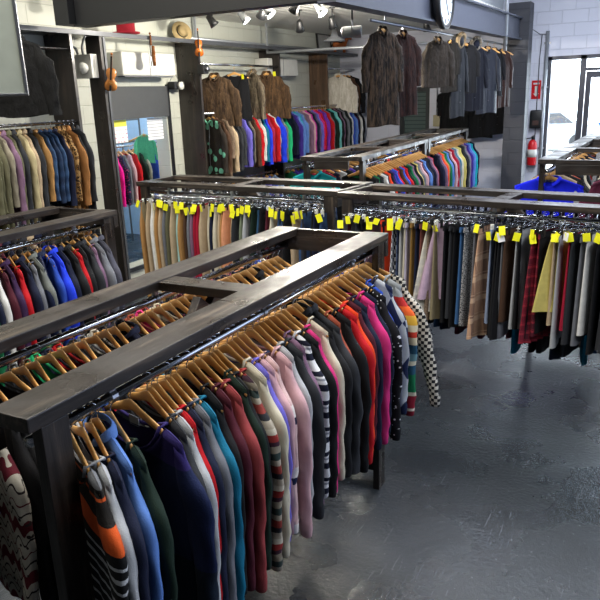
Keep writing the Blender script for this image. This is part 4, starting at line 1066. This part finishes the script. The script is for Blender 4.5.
MB().box(-.01, -.28, 0, .02, .28, .025).box(-.01, -.28, .33, .02, .28, .355).box(-.01, -.28, .025, .02, -.25, .33).box(-.01, .25, .025, .02, .28, .33).obj('frame', BLACKM, g)
MB().box(.0, -.249, .026, .006, .249, .329).obj('print', plainmat('aged_print', '#9a9c98', .5, 0, .4), g)
g = thing('toy_horse', 'small orange and brown toy horse on the top shelf', 'toy', (-5.6, 12.2, 2.9251)); g.rotation_euler = (0, 0, R(50))
hm = MB(); ov = []
hm.lathe([(.001, -.14), (.05, -.12), (.055, 0), (.055, .09), (.03, .13), (.001, .14)], 12, (0, 0, .17), 'x')
hm.tube([(.10, 0, .19), (.16, 0, .28), (.17, 0, .31)], [.045, .032, .03], 8).tube([(.15, 0, .31), (.24, 0, .27)], [.032, .02], 8)
for x, y in ((-.09, -.03), (-.09, .03), (.09, -.03), (.09, .03)): hm.tube([(x, y, .15), (x*1.05, y, .0)], [.018, .011], 6)
hm.obj('horse_body', plainmat('orange_toy', '#b8601c', .5), g, True)
MB().tube([(-.13, 0, .19), (-.18, 0, .12), (-.18, 0, .05)], [.012, .016, .006], 6).obj('tail', BLACKM, g, True)
MB().box(-.04, -.06, .20, .04, .06, .235, .01).obj('saddle', BN[2], g)

# board at upper left (hung from the ceiling)
nrm = Vector((.80, -.60, 0)).normalized()
g = thing('hanging_board', 'pale grey board with silver frame hanging at the top left', 'board', (-2.952, 1.855, 2.265), math.atan2(-.62, -.78)+pi/2)
g.rotation_euler = (0, 0, R(45))
MB().box(-.55, -.012, .01, .545, .012, .85).obj('panel', plainmat('pale_board', '#8d938a', .35), g)
MB().box(-.56, -.02, 0, .56, .02, .012, .003).box(-.56, -.02, .85, .56, .02, .87, .003).box(.545, -.02, .01, .56, .02, .86, .003).box(-.56, -.02, .01, -.548, .02, .86, .003).obj('frame', STEEL, g)
for x in (-.45, .45): MB().tube([(x, 0, .87), (x, 0, 2.33)], .004, 6).obj('hanging_wire', STEEL, g, True)

# clock on the beam
g = thing('wall_clock', 'round wall clock with thick dark rim on the mezzanine beam', 'clock', (-2.33, 7.72, 3.14))
MB().lathe([(.001, -.02), (.27, -.02), (.29, .0), (.29, .05), (.26, .06), (.245, .035), (.001, .035)], 40, (0, 0, 0), 'x').obj('clock_case', BLACKM, g, True)
MB().lathe([(.001, .036), (.244, .036), (.244, .038), (.001, .038)], 40, (0, 0, 0), 'x').obj('dial', plainmat('white_dial', '#c9d4da', .4), g)
tk = MB()
for i in range(12):
    a = i*pi/6; L_ = .04 if i % 3 == 0 else .025
    c0, c1 = Vector((.040, sin(a)*(.225-L_), cos(a)*(.225-L_))), Vector((.040, sin(a)*.225, cos(a)*.225)); tk.tube([c0, c1], .005, 4)
tk.obj('hour_marks', BLACKM, g)
MB().tube([(.044, 0, 0), (.044, .10, .07)], .006, 4).obj('hour_hand', BLACKM, g)
MB().tube([(.044, 0, 0), (.044, .10, -.14)], .004, 4).obj('minute_hand', BLACKM, g)

# track and pendant lamps under the deck
LAMPW = NT('lit_lamp_glass', .3); LAMPW.b.inputs['Emission Color'].default_value = (1, .95, .85, 1); LAMPW.b.inputs['Emission Strength'].default_value = 14; LAMPW.b.inputs['Base Color'].default_value = (1, 1, 1, 1)
LAMPO = plainmat('unlit_lamp_glass', '#6f6f6a', .2)
def spot(label, loc, rz, tilt, lit, watts=22):
    g = thing('track_spotlight', label, 'spotlight', loc, rz)
    top = CZ-loc[2]
    MB().tube([(0, 0, .06), (0, 0, top-.012)], .008, 6).obj('stem', BLACKM, g, True)
    MB().lathe([(.04, top-.012), (.04, top-.001)], 14).obj('ceiling_plate', BLACKM, g)
    hd = MB().lathe([(.02, .09), (.035, .08), (.045, .0), (.06, -.05), (.056, -.05), (.03, -.01)], 18).obj('lamp_head', STEEL if lit else BLACKM, g, True)
    hd.rotation_euler = (tilt, 0, 0)
    b = MB().lathe([(.001, -.04), (.05, -.046), (.05, -.042), (.001, -.02)], 18).obj('bulb', LAMPW.m if lit else LAMPO, g, True); b.rotation_euler = (tilt, 0, 0)
    if lit:
        d = bpy.data.lights.new('bulb_light', 'POINT'); d.energy = watts; d.color = (1, .93, .82); d.shadow_soft_size = .06
        l = bpy.data.objects.new('bulb_light', d); C.objects.link(l); l.parent = g; l.rotation_euler = (tilt, 0, 0); l.location = (0, .05, -.13)
    return g
spot('unlit dark track spotlight above the dark brown fur jacket', (-4.98, 7.25, 3.10), R(-60), R(35), False)
spot('lit track spotlight, leftmost glowing one under the deck', (-4.5, 7.2, 3.10), R(-70), R(40), True, 10)
spot('unlit track spotlight between the two glowing spotlights on the left', (-4.2, 7.1, 3.12), R(60), R(40), False)
spot('lit track spotlight, middle of the three glowing', (-3.97, 6.85, 3.10), R(-80), R(40), True, 60)
spot('unlit black track spotlight right of the middle glowing one', (-3.63, 6.8, 3.10), R(90), R(35), False)
spot('lit track spotlight, rightmost glowing one near the beam corner', (-3.5, 7.15, 3.10), R(-90), R(40), True, 230)
spot('unlit black track spotlight hanging lower over the deep wall bay', (-4.36, 8.3, 3.06), R(20), R(30), False)
spot('unlit black track spotlight above the picture frame', (-3.95, 8.4, 3.08), R(0), R(30), False)
spot('unlit black spotlight above the short taupe jacket', (-3.27, 10.1, 3.1), R(0), R(30), False)
spot('lit ceiling spotlight above the black fur jacket at far left', (-5.3, 5.7, 3.15), R(-30), R(20), True, 6)
g = thing('projector_lamp', 'steel cylindrical theatre lamp beside the dark fur coat', 'lamp', (-2.78, 6.35, 2.78), R(20))
MB().lathe([(.02, -.10), (.05, -.09), (.055, .08), (.05, .09), (.001, .085)], 18, (0, 0, 0), 'x').obj('lamp_barrel', STEEL, g, True)
MB().tube([(0, -.06, 0), (0, -.065, .10), (0, .065, .10), (0, .06, 0)], .006, 6).obj('yoke', STEEL, g, True)
MB().tube([(0, 0, .10), (0, 0, CZ-2.78-.001)], .009, 6).obj('stem', BLACKM, g, True)
g = thing('pendant_lamp', 'grey cone pendant lamp on a rod above the deep wall bay', 'pendant lamp', (-4.3, 9.2, 2.93))
MB().tube([(0, 0, .14), (0, 0, CZ-2.93-.001)], .008, 6).obj('rod', STEEL, g, True)
MB().lathe([(.15, 0), (.145, .015), (.05, .07), (.035, .14), (.02, .15), (.015, .14), (.03, .065), (.135, .01)], 24).obj('lamp_shade', GREYP, g, True)
# pipes under the deck
for (p, q, lab) in (((LX+.06, 7.6, 2.995), (LX+.06, 12.5, 2.995), 'straight steel pipe running along the left wall above the bays'), ((-5.5, 9.4, 2.86), (-2.9, 9.9, 2.86), 'thin steel pipe crossing beneath the deck behind the pendant lamp')):
    g = thing('ceiling_pipe', lab, 'pipe', p); MB().tube([(0, 0, 0), Vector(q)-Vector(p)], .022, 10).obj('pipe_run', PIPE, g, True)
    MB().box(-.012, .3 if 'along' in lab else -.01, -.02, .012, .33 if 'along' in lab else .01, (CZ-p[2])-.001).obj('pipe_strap', PIPE, g)
g = thing('conduit_pipe', 'vertical grey pipe in front of the beam near the column', 'pipe', (-2.33, 10.9, 2.75))
MB().tube([(0, 0, 0), (0, 0, 1.4)], .028, 10).obj('pipe_run', PIPE, g, True)
MB().box(-.075, -.02, .3, -.02, .02, .34).obj('pipe_clamp', STEEL, g)

# back wall fittings
RED = plainmat('extinguisher_red', '#c4141c', .3)
g = thing('fire_extinguisher', 'red fire extinguisher hanging on the wall beside the column', 'fire extinguisher', (-2.13, FY-.10, .93))
MB().lathe([(.001, 0), (.07, 0), (.078, .02), (.078, .34), (.06, .40), (.03, .43), (.001, .43)], 22).obj('cylinder', RED, g, True)
MB().lathe([(.0785, .14), (.0795, .14), (.0795, .27), (.0785, .27)], 22).obj('label_band', WHITEP, g, True)
MB().box(-.02, -.02, .43, .02, .02, .48, .004).obj('valve', BLACKM, g)
MB().tube([(-.02, 0, .46), (-.10, -.01, .45), (-.12, -.01, .36), (-.105, -.01, .2), (-.10, -.01, .12)], .011, 8).obj('hose', BLACKM, g, True)
MB().box(-.015, -.075, .475, .015, .03, .49, .003).obj('handle', BLACKM, g)
MB().box(-.02, .079, .2, .02, .099, .5).obj('wall_bracket', STEEL, g)
g = thing('extinguisher_sign', 'red and white arrow sign above the fire extinguisher', 'sign', (-2.14, FY-.001, 2.03))
MB().box(-.075, -.006, 0, .075, 0, .30).obj('sign_plate', RED, g)
am = MB(); am.box(-.022, -.008, .09, .022, -.0065, .21); am.add([(-.05, -.0075, .09), (.05, -.0075, .09), (0, -.0075, .035)], [(0, 1, 2)]); am.box(-.05, -.008, .235, .05, -.0065, .262); am.obj('arrow', WHITEP, g)
g = thing('wall_phone', 'black wall dispenser above the fire extinguisher', 'dispenser', (-2.10, FY-.001, 1.55))
MB().box(-.10, -.12, 0, .10, 0, .30, .025).obj('housing', BLACKM, g, True); MB().box(-.05, -.128, .05, .05, -.121, .13, .002).obj('window', plainmat('smoked_brown', '#4a3a34', .2), g)
g = thing('conduit_pipe', 'vertical steel conduit beside the storefront window', 'pipe', (-2.0, FY-.04, 1.2))
MB().tube([(0, 0, -1.19), (0, 0, 1.9)], .03, 10).obj('pipe_run', PIPE, g, True)
for z in (0, 1.0, 1.7): MB().box(-.05, .0, z, .05, .039, z+.03).obj('pipe_clamp', STEEL, g)
g = thing('wall_cable', 'thin grey cable sagging from the column to the conduit', 'cable', (-2.25, FY-.03, 3.15))
MB().tube([(-.05, -.42, .1), (0, -.2, -.0), (.12, 0, -.09), (.24, 0, -.10), (.25, .0, -.12)], .006, 6).tube([(.16, 0, -.10), (.14, 0, -.5), (.14, 0, -2.0)], .008, 6).obj('cable_run', GREYP, g, True)
g = thing('electrical_outlet', 'beige conduit box on the back wall beside the exit door', 'electrical box', (-3.85, FY-.001, 1.60))
MB().box(-.06, -.06, 0, .06, 0, .2, .005).obj('box_body', plainmat('beige_metal', '#a8a080', .5), g); MB().tube([(0, -.03, .2), (0, -.03, 1.4)], .012, 8).obj('conduit', PIPE, g, True)
g = thing('conduit_pipe', 'horizontal conduit on the back wall above the exit door', 'pipe', (-4.6, FY-.03, 2.42))
MB().tube([(0, 0, 0), (2.0, 0, 0)], .014, 8).obj('pipe_run', PIPE, g, True)

# parked car and planter outside
def car(label, loc, rz, col):
    g = thing('parked_car', label, 'car', loc, rz)
    prof = [(-2.1, .35), (-2.15, .7), (-1.95, .88), (-1.3, .95), (-.75, 1.38), (.75, 1.42), (1.35, .98), (2.05, .85), (2.15, .6), (2.1, .35)]
    n = len(prof); m = MB(); vs = []
    for y, k in ((-.82, 1), (-.86, .98), (.86, .98), (.82, 1)):
        for x, z in prof: vs.append((x*k, y*(.86 if z > 1.1 else 1), z))
    fs = [(j*n+i, j*n+(i+1) % n, (j+1)*n+(i+1) % n, (j+1)*n+i) for j in range(3) for i in range(n)]+[tuple(range(n)), tuple(3*n+i for i in range(n))[::-1]]
    m.add(vs, fs); m.obj('car_body', plainmat('car_paint', col, .25), g)
    MB().add([(-.68, -.80, 1.33), (.70, -.80, 1.35), (1.15, -.88, 1.0), (-1.1, -.88, 1.0)], [(0, 1, 2, 3)]).add([(-.68, .80, 1.33), (.70, .80, 1.35), (1.15, .88, 1.0), (-1.1, .88, 1.0)], [(0, 1, 2, 3)]).obj('side_window', BLACKM, g)
    for x in (-1.35, 1.35):
        for y in (-.8, .8): MB().lathe([(.001, -.1), (.32, -.1), (.32, .1), (.001, .1)], 20, (x, y, .32), 'y').obj('wheel', BLACKM, g)
    return g
car('silver parked car outside, left one seen through the storefront', (-4.4, 27, -.02), R(8), '#8f949b')
car('blue parked car outside, right one seen through the door glass', (-.6, 31, -.02), R(-6), '#2c4a86')
